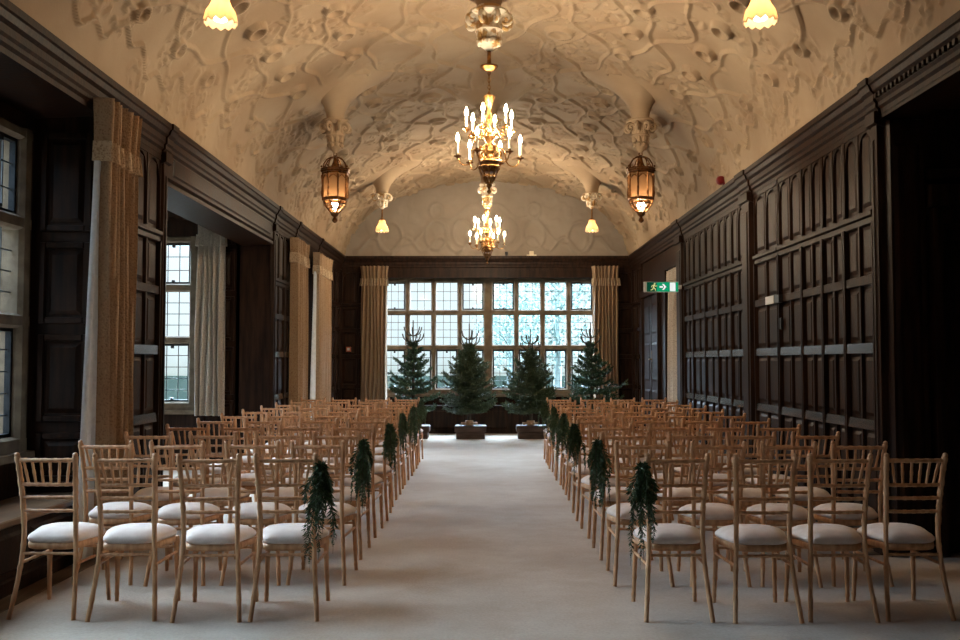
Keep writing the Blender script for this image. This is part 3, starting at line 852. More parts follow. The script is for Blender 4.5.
ORD = ['nearest', 'second nearest', 'third nearest', 'fourth nearest', 'fifth nearest', 'sixth nearest', 'seventh nearest', 'eighth nearest', 'ninth nearest', 'tenth nearest', 'farthest']
CP = ['at the aisle end', 'second from the aisle', 'third from the aisle', 'at the wall end']
proto = make_chair(); first = True
AISLE = {}
XL = (-1.135, -1.565, -2.045, -2.49); XR = (1.085, 1.57, 2.005, 2.45)
for side, XS in (('left', XL), ('right', XR)):
    for row in range(11):
        Yr = 5.28+0.83*row
        for ci, x in enumerate(XS):
            o = proto if first else copy_tree(proto)
            first = False
            sh = 0.0 if row == 0 else (0.05 if 0 < row < 5 else 0.015)*(1 if side == 'left' else -1.15)
            jx = rnd.uniform(-0.006, 0.006)+sh*(0.9, 0.7, 0.45, 0.15)[ci]; jy = rnd.uniform(-0.03, 0.03); ja = rnd.uniform(-2.2, 2.2)
            if row == 0: 
                jx = -0.018 if (side == 'right' and ci == 3) else 0; jy = (0, -0.02, 0.0, 0.03)[ci]; ja = ((2, 2, 2, -2) if side == 'left' else (0, 1, -1, 2))[ci]
            if ci == 3: jx = min(jx, 0.0) if side == 'right' else max(jx, 0.0)
            o.location = (x+jx, Yr+0.26+jy, 0.0); o.rotation_euler = (0, 0, R(ja))
            g = ', garland on its post' if (ci == 0 and row % 2 == 0) else ''
            tag(o, 'limewashed spindle-back chair %s, %s row, %s block%s' % (CP[ci], ORD[row], side, g), 'chair', 'wedding chairs in rows either side of the aisle')
            if ci == 0: AISLE[(side, row)] = (x+jx, Yr+0.26+jy, R(ja))

# ------------------------------------------------------------------ garlands on aisle chairs
def make_garland(seed, length=0.48, width=0.115):
    rg = random.Random(seed)
    lf = MB(); st = MB()
    def leaf(p, d, ln, wd):
        d = d.normalized(); sd = d.cross(Vector((rg.uniform(-1,1), rg.uniform(-1,1), rg.uniform(-1,1))))
        if sd.length < 1e-3: return
        sd.normalize(); nn = d.cross(sd)*ln*0.12
        lf.add([p, p+d*ln*0.45+sd*wd+nn, p+d*ln, p+d*ln*0.45-sd*wd+nn], [(0, 1, 2), (0, 2, 3)])
    for k in range(15):
        a = rg.uniform(0, 2*PI); sp = rg.uniform(0.15, 1.0)
        L = length*rg.choice((0.45, 0.6, 0.8, 1.0, 1.12))*rg.uniform(0.85, 1.0)
        out = Vector((math.cos(a)*width*sp, math.sin(a)*width*sp*0.8, 0))
        bend = rg.uniform(0.5, 1.0)
        pts = []
        for i in range(14):
            t = i/13
            b = math.sin(min(1.0, t*1.25)*PI*bend*0.62)
            pts.append(Vector((out.x*b, out.y*b, 0.03*math.sin(min(1, t*4)*PI)-L*t**1.05))+Vector((rg.uniform(-.004,.004), rg.uniform(-.004,.004), 0)))
        st.tube(pts, [0.0026*(1-0.6*i/13) for i in range(14)], 5)
        side = Vector((rg.uniform(-1,1), rg.uniform(-1,1), 0)).normalized()
        kind = rg.random()
        for i in range(1, 14):
            for j in range(4):
                p = pts[i-1].lerp(pts[i], (j+0.5)/4); t = (i+j/4)/14
                ax = (pts[i]-pts[i-1]).normalized()
                ll = 0.052*(math.sin(PI*min(1, 0.12+t*0.95))**0.7)
                for sg in (-1, 1):
                    dv = ax*0.75+side*sg*0.8+Vector((rg.uniform(-.5,.5), rg.uniform(-.5,.5), rg.uniform(-.3,.3)))
                    leaf(p, dv, ll*rg.uniform(0.6, 1.1), (0.0045 if kind < 0.7 else 0.009)*rg.uniform(0.7, 1.2))
    return lf, st
gar = []
for v in range(3):
    gar.append(make_garland(11+v*5))
gm = []
for lf, st in gar:
    a = lf.build('foliage', M['leaf'], None, recalc=False); b2 = st.build('stem', M['bark'], None, smooth=True)
    gm.append((a.data, b2.data)); bpy.data.objects.remove(a); bpy.data.objects.remove(b2)
gi = 0
for side in ('left', 'right'):
    for row in range(0, 11, 2):
        x, y, a = AISLE[(side, row)]
        s = 1 if side == 'left' else -1
        lx, ly = s*0.176, -0.242
        px = x+lx*math.cos(a)-ly*math.sin(a); py = y+lx*math.sin(a)+ly*math.cos(a)
        r = empty('garland', (px+s*0.028, py-0.03, 0.86), rnd.uniform(0, 6.28))
        r.scale = (1.0, 1.0, (1.02 if row else 1.08)*rnd.uniform(0.9, 1.05))
        for nm, me, mt in (('foliage', gm[gi % 3][0], 0), ('stem', gm[gi % 3][1], 0)):
            o = bpy.data.objects.new(nm, me); COL.objects.link(o); o.parent = r
        tag(r, 'dark green leafy garland hanging from aisle chair, %s row, %s block' % (ORD[row], side), 'garland', 'greenery hung on the aisle chairs')
        gi += 1

# ------------------------------------------------------------------ curtains
def curtain(name, fr, u0, u1, z0, z1, n0, depth, label, mat='curtain', folds=6, zval=None, lining=None, seed=0, flare=1.0, group=None):
    """gathered drape: closed wavy section lofted from z0 to z1; heading and valance ruffle on top"""
    rg = random.Random(seed)
    ph = rg.uniform(0, 6); c = (u0+u1)/2; hw = (u1-u0)/2
    root = empty(name, fr.p(c, z0, n0+depth/2)); tag(root, label, 'curtain', group)
    o = Vector(root.location)
    amp = [rg.uniform(0.7, 1.25) for _ in range(folds*2+4)]
    def ring(z, wsc, dep, nadd=0.0, freq=1.0, amps=1.0):
        pts = []; NF = folds*10
        for i in range(NF+1):
            t = i/NF; u = c+hw*wsc*(2*t-1)
            k = amp[int(t*folds)]
            wv = math.sin(2*PI*folds*freq*t+ph+0.35*math.sin(z*1.3+t*4))
            pts.append((u+0.012*math.sin(z*2+t*9), n0+nadd+dep*max(0.10, 0.56+0.54*amps*wv*min(k, 1.05))))
        for i in range(8, -1, -1):
            t = i/8; u = c+hw*wsc*(2*t-1)
            pts.append((u, n0+0.004))
        return [Vector(fr.p(u, z, n))-o for (u, n) in pts]
    def loft(nm, rings, mt):
        m = MB(); n = len(rings[0]); vs = []; fs = []
        for r_ in rings: vs += r_
        for i in range(len(rings)-1):
            for k in range(n):
                a = i*n+k; b = i*n+(k+1) % n
                fs.append((a, b, b+n, a+n))
        fs.append(tuple(reversed(range(n)))); fs.append(tuple(range((len(rings)-1)*n, len(rings)*n)))
        m.add(vs, fs); m.build(nm, mt, root, smooth=True, angle=75)
    zv = zval if zval else z1-0.46
    rs = []
    for i in range(15):
        t = i/14; z = z0+(zv+0.05-z0)*t
        rs.append(ring(z, (1.0*flare+(0.93-flare)*t), depth*(0.95-0.15*t)))
    loft('drape', rs, M[mat])
    rs = [ring(zv+0.02+(z1-zv-0.02)*t, 0.95+0.10*t*t, depth*(0.9+0.12*t), 0.0, 1.0, 0.8) for t in (0, 0.2, 0.4, 0.6, 0.8, 0.95, 1.0)]
    loft('heading', rs, M[mat])
    rs = [ring(zv-0.04+0.15*t, 1.06-0.05*t, depth*(1.18-0.1*t), 0.004, 1.5, 0.55) for t in (0, 0.3, 0.7, 1.0)]
    loft('valance', rs, M['curtainband'] if mat == 'curtain' else M[mat])
    if lining:
        m = MB(); u_e, w0, w1, nn = lining
        vs = []
        N = 14
        for i in range(N):
            t = i/(N-1); z = z0+(zv-z0)*t; wd = w0+(w1-w0)*t
            KL = 13
            sec = [(-wd*k/(KL-1), nn+0.014+0.016*math.sin(k*1.35+0.3*t)) for k in range(KL)]+[(-wd*k/(KL-1), nn+0.002+0.016*math.sin(k*1.35+0.3*t)) for k in range(KL-1, -1, -1)]
            for (du, dn) in sec:
                vs.append(Vector(fr.p(u_e+du, z, dn))-o)
        fs = []
        for i in range(N-1):
            for k in range(26):
                a = i*26+k; b = i*26+(k+1) % 26; fs.append((a, b, b+26, a+26))
        fs.append(tuple(reversed(range(26)))); fs.append(tuple(range((N-1)*26, N*26)))
        m.add(vs, fs); m.build('lining', M['lining'], root, smooth=True, angle=60)
    return root
G = 'damask curtains'
curtain('curtain', LW, 6.84, 7.42, 0.03, 3.41, 0.06, 0.15, 'tall brown damask curtain with pale lining beside the nearest left window recess', folds=6, zval=2.98, lining=(6.86, 0.26, 0.03, 0.09), seed=1, group=G)
FB2 = Frame(0, 12.86, (1, 0), (0, -1))
curtain('curtain', FB2, -3.96, -3.56, 0.72, 3.50, 0.07, 0.14, 'grey-beige curtain ending above the floor beside the deep left bay window', mat='curtaingrey', folds=5, zval=3.08, seed=2, group=G)
curtain('curtain', LW, 13.88, 14.72, 0.03, 3.31, 0.05, 0.14, 'brown damask curtain on left wall, nearer of the pair before the end wall', folds=6, zval=2.98, seed=3, group=G)
curtain('curtain', LW, 15.75, 16.95, 0.03, 3.31, 0.05, 0.14, 'brown damask curtain with white lining, farther of the left wall pair', folds=6, zval=2.98, lining=(15.75, 0.45, 0.05, 0.09), seed=4, group=G)
curtain('curtain', EW, -2.53, -1.98, 0.03, 3.40, 0.07, 0.15, 'brown damask curtain at the left side of the wide end window', folds=7, zval=3.04, seed=5, group=G)
curtain('curtain', EW, 2.18, 2.72, 0.03, 3.40, 0.07, 0.15, 'brown damask curtain at the right side of the wide end window', folds=7, zval=3.04, seed=6, group=G)
curtain('curtain', RW, 14.54, 15.72, 0.03, 2.98, -0.16, 0.15, 'grey-beige curtain on the right wall behind the green exit sign', mat='curtaingrey', folds=6, zval=2.85, seed=7, group=G)

# ------------------------------------------------------------------ chandeliers
def make_chandelier(loc, top, label):
    root = empty('chandelier', loc)
    tag(root, label, 'chandelier', 'gilded candle chandeliers')
    H = top-loc[2]
    m = MB(); m.lathe([(0.004, 0.0), (0.018, 0.015), (0.022, 0.03), (0.010, 0.045), (0.012, 0.06), (0.026, 0.075), (0.030, 0.09), (0.018, 0.105)], segs=14)
    m.build('finial', M['gold'], root, smooth=True)
    m = MB()   # pierced basket below the bowl
    for k in range(10):
        a = 2*PI*k/10
        for sg in (-1, 1):
            pts = [((0.028+0.075*t**0.8)*math.cos(a+sg*0.5*t), (0.028+0.075*t**0.8)*math.sin(a+sg*0.5*t), 0.10+0.16*t) for t in (0, 0.25, 0.5, 0.75, 1)]
            m.tube(pts, 0.005, 6)
    for (r, z) in ((0.032, 0.105), (0.07, 0.17), (0.103, 0.26)):
        m.tube([(r*math.cos(2*PI*k/20), r*math.sin(2*PI*k/20), z) for k in range(20)], 0.007, 6, closed=True)
    m.build('basket', M['gold'], root, smooth=True)
    m = MB(); m.lathe([(0.02, 0.205), (0.06, 0.215), (0.085, 0.245), (0.095, 0.28), (0.097, 0.30)], segs=20); m.build('bowl', M['bronze'], root, smooth=True)
    m = MB(); m.lathe([(0.10, 0.30), (0.106, 0.31), (0.10, 0.325), (0.075, 0.345), (0.06, 0.38), (0.07, 0.41), (0.05, 0.45), (0.032, 0.49), (0.045, 0.53), (0.06, 0.55), (0.05, 0.58), (0.028, 0.61),
                       (0.022, 0.68), (0.04, 0.72), (0.028, 0.76), (0.018, 0.82), (0.03, 0.86), (0.055, 0.93), (0.06, 0.95), (0.03, 0.965), (0.012, 0.99)], segs=18)
    for k in range(6):
        a = 2*PI*k/6+0.2
        pts = []
        for i in range(16):
            q = i/15*2*PI*1.2; rr = 0.045*(1-0.6*i/15)
            x = 0.09+rr*math.cos(q+PI/2); pts.append((x*math.cos(a), x*math.sin(a), 0.40+rr*1.3*math.sin(q+PI/2)))
        m.tube(pts, 0.009, 6)
        m.ball((0.075*math.cos(a+0.5), 0.075*math.sin(a+0.5), 0.345), 0.022, 8, 5)
    m.build('body', M['gold'], root, smooth=True)
    # arms
    for tier, (n, R0, zs, zdip, zp, zc, off) in enumerate(((6, 0.305, 0.40, 0.275, 0.355, 0.50, 0.15), (6, 0.225, 0.58, 0.53, 0.61, 0.745, 0.26))):
        for k in range(n):
            a = 2*PI*k/n+off; ca, sa = math.cos(a), math.sin(a)
            prof_ = [(0.05, zs), (0.10, zs+0.05), (0.145, zs+0.015), (0.175, zdip+0.03), (0.225, zdip), (0.275, zdip+0.015), (R0, zp)]
            f = R0/0.305
            P = cr_path([(x*f*ca, x*f*sa, z) for x, z in prof_], 26)
            m = MB(); m.tube(P, [0.0085-0.003*i/25 for i in range(26)], 6)
            # inner curl
            m.tube([((0.16*f+0.028*(1-i/14)*math.cos(i*0.5))*ca, (0.16*f+0.028*(1-i/14)*math.cos(i*0.5))*sa, zs+0.0+0.03*(1-i/14)*math.sin(i*0.5)) for i in range(14)], 0.005, 5)
            arm = m.build('arm', M['gold'], root, smooth=True)
            c = (R0*ca, R0*sa, zp)
            m = MB(); m.lathe([(0.006, -0.025), (0.012, -0.012), (0.034, -0.002), (0.040, 0.006), (0.012, 0.006), (0.014, 0.03)], c, 14); m.build('drip_pan', M['bronze'] if tier == 0 else M['gold'], arm, smooth=True)
            m = MB(); m.lathe([(0.0125, 0.01), (0.0125, zc-zp), (0.009, zc-zp+0.004)], c, 12); m.build('candle', M['candle'], arm, smooth=True)
            m = MB(); m.lathe([(0.008, zc-zp), (0.014, zc-zp+0.015), (0.0165, zc-zp+0.032), (0.013, zc-zp+0.05), (0.006, zc-zp+0.072), (0.001, zc-zp+0.085)], c, 10); m.build('bulb', M['bulb'], arm, smooth=True)
    # chain and rod up to the plaster pendant
    zd = H-0.20
    m = MB(); z = 0.985; i = 0
    while z < zd-0.005:
        ln = 0.038
        pts = []
        for k in range(12):
            q = 2*PI*k/12; x = 0.011*math.cos(q); zz = z+ln/2+ln*0.62*math.sin(q)
            pts.append((x, 0, zz) if i % 2 else (0, x, zz))
        m.tube(pts, 0.0045, 5, closed=True); z += ln*0.92; i += 1
    m.build('chain', M['gold'], root, smooth=True)
    m = MB(); m.lathe([(0.01, zd-0.012), (0.05, zd), (0.085, zd+0.03), (0.088, zd+0.045), (0.06, zd+0.055), (0.02, zd+0.065), (0.018, H-0.015), (0.03, H)], segs=18)
    m.build('ceiling_plate', M['gold'], root, smooth=True)
    return root
make_chandelier((0.04, 8.9, 3.06), 4.46, 'nearer gilded two-tier chandelier with lit candle bulbs, larger in view')
c2 = make_chandelier((0.04, 16.3, 3.16), 4.36, 'farther gilded two-tier chandelier hanging before the wide end window')

# ------------------------------------------------------------------ lanterns
def make_lantern(x, y, label):
    zt = 4.0; zb = 3.17
    root = empty('lantern', (x, y, zb)); tag(root, label, 'lantern', 'bronze lanterns')
    n = 8
    def octo(mb, r, z, t):
        mb.tube([(r*math.cos(2*PI*k/n+PI/8), r*math.sin(2*PI*k/n+PI/8), z) for k in range(n)], t, 6, closed=True)
    m = MB(); m.lathe([(0.006, -0.03), (0.026, -0.018), (0.036, 0.005), (0.022, 0.028), (0.016, 0.042), (0.042, 0.06), (0.05, 0.082), (0.056, 0.10), (0.03, 0.115)], segs=12)
    m.build('finial', M['bronze'], root, smooth=True)
    m = MB()   # pierced lower bowl
    for k in range(16):
        a = 2*PI*k/16
        pts = [((0.045+0.095*math.sin(t*PI/2))*math.cos(a+0.35*t*(1 if k % 2 else -1)), (0.045+0.095*math.sin(t*PI/2))*math.sin(a+0.35*t*(1 if k % 2 else -1)), 0.095+0.155*t) for t in (0, .2, .4, .6, .8, 1)]
        m.tube(pts, 0.008, 5)
    for (r, z) in ((0.09, 0.145), (0.135, 0.20)):
        m.tube([(r*math.cos(2*PI*k/24), r*math.sin(2*PI*k/24), z) for k in range(24)], 0.007, 5, closed=True)
    m.build('bowl', M['bronze'], root, smooth=True)
    m = MB()
    octo(m, 0.150, 0.25, 0.014); octo(m, 0.153, 0.27, 0.010); octo(m, 0.155, 0.575, 0.013); octo(m, 0.168, 0.60, 0.016); octo(m, 0.172, 0.625, 0.010)
    for k in range(n):
        a = 2*PI*k/n+PI/8; c, s_ = math.cos(a), math.sin(a)
        m.tube([(0.150*c, 0.150*s_, 0.25), (0.153*c, 0.153*s_, 0.58)], 0.012, 6)
        m.tube([(0.158*c, 0.158*s_, 0.27), (0.168*c, 0.168*s_, 0.33), (0.160*c, 0.160*s_, 0.42), (0.168*c, 0.168*s_, 0.55)], 0.007, 5)
        m.ball((0.168*c, 0.168*s_, 0.655), 0.014, 7, 5)
        a2 = a+PI/8; r2 = 0.150*math.cos(PI/8)
        m.ball((0.158*math.cos(a2), 0.158*math.sin(a2), 0.64), 0.010, 7, 5)
        for zz in (0.50,):
            m.tube([((r2+0.002)*math.cos(a2)-0.055*math.sin(a2)*u, (r2+0.002)*math.sin(a2)+0.055*math.cos(a2)*u, zz+0.05*(1-abs(u))**0.7) for u in (-1, -.6, -.3, 0, .3, .6, 1)], 0.006, 5)
    m.build('frame', M['bronze'], root, smooth=True)
    m = MB()
    for k in range(n):
        a = 2*PI*k/n+PI/8; b = a+2*PI/n; r = 0.144
        m.add([(r*math.cos(a), r*math.sin(a), 0.265), (r*math.cos(b), r*math.sin(b), 0.265), (r*math.cos(b), r*math.sin(b), 0.575), (r*math.cos(a), r*math.sin(a), 0.575)], [(0, 1, 2, 3)])
    m.build('glass_panel', M['lanternglass'], root, recalc=False)
    m = MB()   # open crown of curved straps
    for k in range(8):
        a = 2*PI*k/8+PI/8
        m.tube([(r*math.cos(a), r*math.sin(a), z) for r, z in ((0.150, 0.62), (0.140, 0.69), (0.105, 0.745), (0.055, 0.775), (0.015, 0.78))], 0.008, 5)
    m.lathe([(0.06, 0.60), (0.055, 0.66), (0.03, 0.72), (0.02, 0.76), (0.024, 0.785), (0.01, 0.80)], segs=12)
    m.build('crown', M['bronze'], root, smooth=True)
    m = MB(); m.tube([(0.02*math.cos(q), 0, 0.815+0.022*math.sin(q)) for q in [2*PI*k/14 for k in range(14)]], 0.006, 5, closed=True)
    m.tube([(0, 0, 0.828), (0, 0, 0.86)], 0.008, 6); m.build('hanging_ring', M['bronze'], root, smooth=True)
    m = MB(); m.ball((0, 0, 0.18), 0.048, 12, 8); m.build('bulb', M['lanternbulb'], root, smooth=True)
make_lantern(PX0, 11.3, 'pierced bronze lantern hanging from the plaster pendant over the left seats')
make_lantern(PX1, 11.3, 'pierced bronze lantern hanging from the plaster pendant over the right seats')

# ------------------------------------------------------------------ small glass lampshades
def make_lamp(x, y, zb, label):
    root = empty('pendant_lamp', (x, y, zb)); tag(root, label, 'pendant lamp', 'frilled glass pendant lamps')
    m = MB()
    def rip(r, z, a):
        k = max(0, 1-z/0.13)
        return r*(1+0.035*k*math.cos(12*a)), z+(0.012*math.cos(12*a)*max(0, 1-z/0.03) if z < 0.03 else 0)
    pr = [(0.112, 0.0), (0.114, 0.012), (0.109, 0.05), (0.100, 0.08), (0.076, 0.12), (0.062, 0.155), (0.057, 0.195), (0.035, 0.21)]
    vs = []; fs = []; S_ = 48
    for (r, z) in pr+[(r-0.004, z) for r, z in reversed(pr)]:
        for k in range(S_):
            a = 2*PI*k/S_; rr, zz = rip(r, z, a); vs.append((rr*math.cos(a), rr*math.sin(a), zz))
    for i in range(2*len(pr)-1):
        for k in range(S_):
            a = i*S_+k; b = i*S_+(k+1) % S_; fs.append((a, b, b+S_, a+S_))
    m.add(vs, fs); m.build('lamp_shade', M['shade'], root, smooth=True, angle=70)
    m = MB(); m.tube([(0.113*math.cos(2*PI*k/48)*(1+0.035*math.cos(24*PI*k/48)), 0.113*math.sin(2*PI*k/48)*(1+0.035*math.cos(24*PI*k/48)), 0.012*math.cos(24*PI*k/48)+0.002) for k in range(48)], 0.0045, 5, closed=True)
    m.build('rim', M['candle'], root, smooth=True)
    m = MB(); m.lathe([(0.001, 0.012), (0.04, 0.02), (0.062, 0.045), (0.066, 0.07), (0.05, 0.10), (0.02, 0.14), (0.012, 0.16)], segs=16); m.build('bulb', M['lampbulb' if y < 10 else 'farbulb'], root, smooth=True)
    m = MB(); m.lathe([(0.045, 0.19), (0.05, 0.20), (0.03, 0.225), (0.014, 0.24), (0.012, 4.185-zb), (0.03, 4.19-zb)], segs=14); m.build('gallery', M['gold'], root, smooth=True)
make_lamp(PX0, 6.35, 3.79, 'large-looking frilled glass lamp at top left, cut by the picture edge')
make_lamp(PX1, 6.35, 3.79, 'large-looking frilled glass lamp at top right, cut by the picture edge')
make_lamp(PX0, 16.5, 3.77, 'small-looking frilled glass lamp near the end wall, left of far chandelier')
make_lamp(PX1, 16.5, 3.77, 'small-looking frilled glass lamp near the end wall, right of far chandelier')

# ------------------------------------------------------------------ Christmas trees on boxes
def make_tree(x, y, z, height, rmax, seed, mat, label, bulge=0.0, skew=(0, 0), dens=1.0, pw=0.72, gap=1.0):
    rg = random.Random(seed)
    root = empty('fir_tree', (x, y, z)); tag(root, label, 'fir tree', 'potted fir trees before the end window')
    tr = MB(); tr.tube([(0, 0, 0.0), (0.01, 0, height*0.4), (0, 0.01, height*0.8), (0, 0, height)], [0.036, 0.028, 0.014, 0.010], 8)
    lf = MB()
    def needles(p, q, n, ln):
        d = (q-p)
        if d.length < 1e-4: return
        dn = d.normalized()
        for _ in range(n):
            f = rg.random(); o = p+d*f
            v = dn*0.55+Vector((rg.uniform(-1,1), rg.uniform(-1,1), rg.uniform(-0.7,1)))*0.75
            v.normalize(); l2 = ln*rg.uniform(0.7, 1.25)
            s = v.cross(Vector((rg.uniform(-1,1), rg.uniform(-1,1), rg.uniform(-1,1)))).normalized()*l2*0.22
            lf.add([o-s, o+s, o+v*l2], [(0, 1, 2)])
    zz = 0.29; lev = 0
    ztop = height-0.40
    while zz < ztop:
        t = (zz-0.29)/(ztop-0.29)
        prof_ = (1-t)**pw*(0.90+0.10*math.sin(lev*2.1+seed))
        if t < 0.2: prof_ *= 0.72+1.4*t
        nb = int((10 if t < 0.6 else 9)*dens)
        for k in range(nb):
            a = 2*PI*(k+rg.uniform(-.25,.25))/nb+lev*0.7
            L = rmax*prof_*rg.choice((0.62, 0.82, 1.0, 1.15))*rg.uniform(0.95, 1.05)+0.04
            L *= 1+bulge*max(0, math.cos(a-skew[0]))*max(0, 1-abs(t-skew[1])*4)
            L = min(L, 0.555+0.3*max(0, math.cos(a-skew[0]))*bulge*2 if bulge > 0.2 else 0.555)
            el = R(8+30*t)+rg.uniform(-.12,.12)
            d = Vector((math.cos(a)*math.cos(el), math.sin(a)*math.cos(el), math.sin(el)))
            b0 = Vector((0, 0, zz+rg.uniform(-.03,.03)))
            pts = []
            for i in range(7):
                f = i/6
                pts.append(b0+d*L*f+Vector((0, 0, -0.16*L*math.sin(f*PI*0.85)*(1-t*0.6)+0.10*L*f*f)))
            tr.tube(pts, [0.008*(1-0.8*i/6)+0.001 for i in range(7)], 5)
            needles(pts[5], pts[6], 12, 0.035)
            for i in range(1, 7):
                if L < 0.12 and i < 3: continue
                needles(pts[i-1], pts[i], int(8+26*L), 0.046)
                for sgn in (-1, 1):
                    if i == 6: continue
                    tl = (L*0.42)*(1-0.62*i/6)*rg.uniform(0.75, 1.15)
                    sd = d.cross(Vector((0, 0, 1))).normalized()*sgn
                    td = (d*0.75+sd*0.8+Vector((0, 0, rg.uniform(-.12,.15)))).normalized()
                    q = pts[i]+td*tl
                    needles(pts[i], q, int(9+68*tl), 0.046)
                    if tl > 0.12:
                        for s2 in (-1, 1):
                            m_ = pts[i].lerp(q, 0.5); s3 = (td+s2*td.cross(Vector((0, 0, 1)))*0.8).normalized()
                            needles(m_, m_+s3*tl*0.4, int(5+44*tl), 0.044)
        zz += (0.098*(1-0.25*t)+0.012)*gap; lev += 1
    # upturned shoots round the leader
    for (zb_, n, ln) in ((ztop+0.10, 5, 0.17), (ztop-0.03, 6, 0.20)):
        for k in range(n):
            a = 2*PI*k/n+seed; ca, sa = math.cos(a), math.sin(a)
            P = [Vector((0, 0, zb_)), Vector((ca*ln*0.5, sa*ln*0.5, zb_+0.02)), Vector((ca*ln*0.9, sa*ln*0.9, zb_+0.08)), Vector((ca*ln*1.05, sa*ln*1.05, zb_+0.17))]
            P = cr_path(P, 7)
            tr.tube(P, 0.0115, 5)
            for i in range(6): needles(P[i], P[i+1], 16, 0.024)
    needles(Vector((0, 0, ztop)), Vector((0, 0, height)), 90, 0.024)
    tr.build('trunk', M['bark'], root, smooth=True)
    lf.build('foliage', M[mat], root, recalc=False)
    m = MB()
    for k in range(4):
        a = PI/2*k+0.3; ca, sa = math.cos(a), math.sin(a)
        m.tube([(ca*0.02, sa*0.02, 0.035), (ca*0.16, sa*0.16, 0.034)], 0.028, 6)
    m.lathe([(0.075, 0.004), (0.082, 0.03), (0.075, 0.09), (0.04, 0.095)], segs=12)
    m.build('tree_stand', M['log'], root, smooth=True)

def make_box(x, y, label, w=0.60, h=0.245):
    root = empty('wooden_plinth', (x, y, 0)); tag(root, label, 'plinth', 'dark wooden boxes under the fir trees')
    m = MB(); m.cbox(-w/2+0.03, w/2-0.03, -0.185, 0.185, 0, h*0.54, 0.006); m.build('base', M['box'], root)
    m = MB(); m.cbox(-w/2, w/2, -0.22, 0.22, h*0.52, h, 0.010); m.build('top', M['box'], root)
YT = 17.85
trees = [(-1.375, 0.248, 2.00, 0.72, 3, 'fir', 'dark green fir tree, leftmost of the row before the end window', 0.12, (0.2, 0.1)),
         (-0.30, 0.248, 1.93, 0.84, 5, 'fir2', 'full olive-green fir tree, second from left, on a dark wooden box', 0.0, (0, 0)),
         (0.87, 0.248, 1.84, 0.86, 8, 'fir2', 'dense dark fir tree, third from left, before the end window', 0.0, (0, 0)),
         (2.02, 0.248, 1.96, 0.80, 12, 'fir', 'fir tree with wide lower right branches, rightmost of the row', 0.3, (0.0, 0.3))]
bl = ['dark wooden box under the leftmost fir tree, partly behind chairs', 'dark wooden box under the second fir tree from the left', 'dark wooden box under the third fir tree from the left', 'dark wooden box under the rightmost fir tree, behind chairs']
for (x, z, h, rm, sd, mt, lb, bg, sk), b_l in zip(trees, bl):
    make_box(x+0.025, YT, b_l)
    make_tree(x, YT, z, h, rm, sd, mt, lb, bg, sk, *((0.85, 0.88, 1.5) if mt == 'fir' else (1.2, 0.95, 1.0)))

# ------------------------------------------------------------------ small fittings
# exit sign on a bracket
root = empty('exit_sign', (2.68, 14.06, 2.58)); tag(root, 'green emergency exit sign with running figure and arrow projecting from right wall', 'exit sign')
SX0, SX1, SZ = -0.285, 0.235, 0.078
m = MB(); m.cbox(SX0, SX1, -0.018, 0.018, -SZ, SZ, 0.004); m.build('housing', M['white'], root)
m = MB(); m.box(SX0+0.045, SX1-0.004, -0.0215, -0.018, -SZ+0.008, SZ-0.008); m.build('green_panel', M['signgreen'], root)
m = MB(); m.box(SX0+0.045, SX0+0.19, -0.0225, -0.0215, -SZ+0.008, SZ-0.008); m.build('dark_panel', M['signdark'], root)
def flat(mb, pts, y): mb.prism(pts, lambda a, b: (a, y, b), lambda a, b: (a, y-0.001, b))
def limb(mb, p, q, w, y):
    dx, dz = q[0]-p[0], q[1]-p[1]; l = math.hypot(dx, dz); nx, nz = -dz/l*w, dx/l*w
    flat(mb, [(p[0]-nx, p[1]-nz), (q[0]-nx, q[1]-nz), (q[0]+nx, q[1]+nz), (p[0]+nx, p[1]+nz)], y)
m = MB(); y = -0.0225; cx_ = SX0+0.15
flat(m, [(cx_+0.012+0.013*math.cos(q), 0.048+0.013*math.sin(q)) for q in [2*PI*k/12 for k in range(12)]], y)
limb(m, (cx_+0.005, 0.035), (cx_-0.008, -0.008), 0.010, y)
limb(m, (cx_+0.004, 0.03), (cx_-0.03, 0.018), 0.005, y); limb(m, (cx_-0.03, 0.018), (cx_-0.035, -0.006), 0.005, y)
limb(m, (cx_+0.006, 0.03), (cx_+0.03, 0.006), 0.005, y); limb(m, (cx_+0.03, 0.006), (cx_+0.045, 0.02), 0.005, y)
limb(m, (cx_-0.008, -0.008), (cx_+0.02, -0.028), 0.007, y); limb(m, (cx_+0.02, -0.028), (cx_+0.022, -0.06), 0.006, y)
limb(m, (cx_-0.008, -0.008), (cx_-0.02, -0.04), 0.007, y); limb(m, (cx_-0.02, -0.04), (cx_-0.05, -0.048), 0.006, y)
m.build('running_figure', M['signyellow'], root)
m = MB(); ax = SX0+0.285
flat(m, [(ax-0.05, -0.013), (ax, -0.013), (ax, 0.013), (ax-0.05, 0.013)], y)
flat(m, [(ax-0.012, 0.045), (ax+0.014, 0.045), (ax+0.052, 0.0), (ax+0.014, -0.045), (ax-0.012, -0.045), (ax+0.02, 0.0)], y)
m.build('arrow', M['signwhite'], root)
m = MB(); m.box(SX0+0.39, SX0+0.475, -0.0225, -0.0215, -SZ+0.012, SZ-0.012); m.build('door_symbol', M['signwhite'], root)
m = MB(); m.box(SX1, 0.285, -0.012, 0.012, -0.03, 0.03); m.build('bracket', M['white'], root)

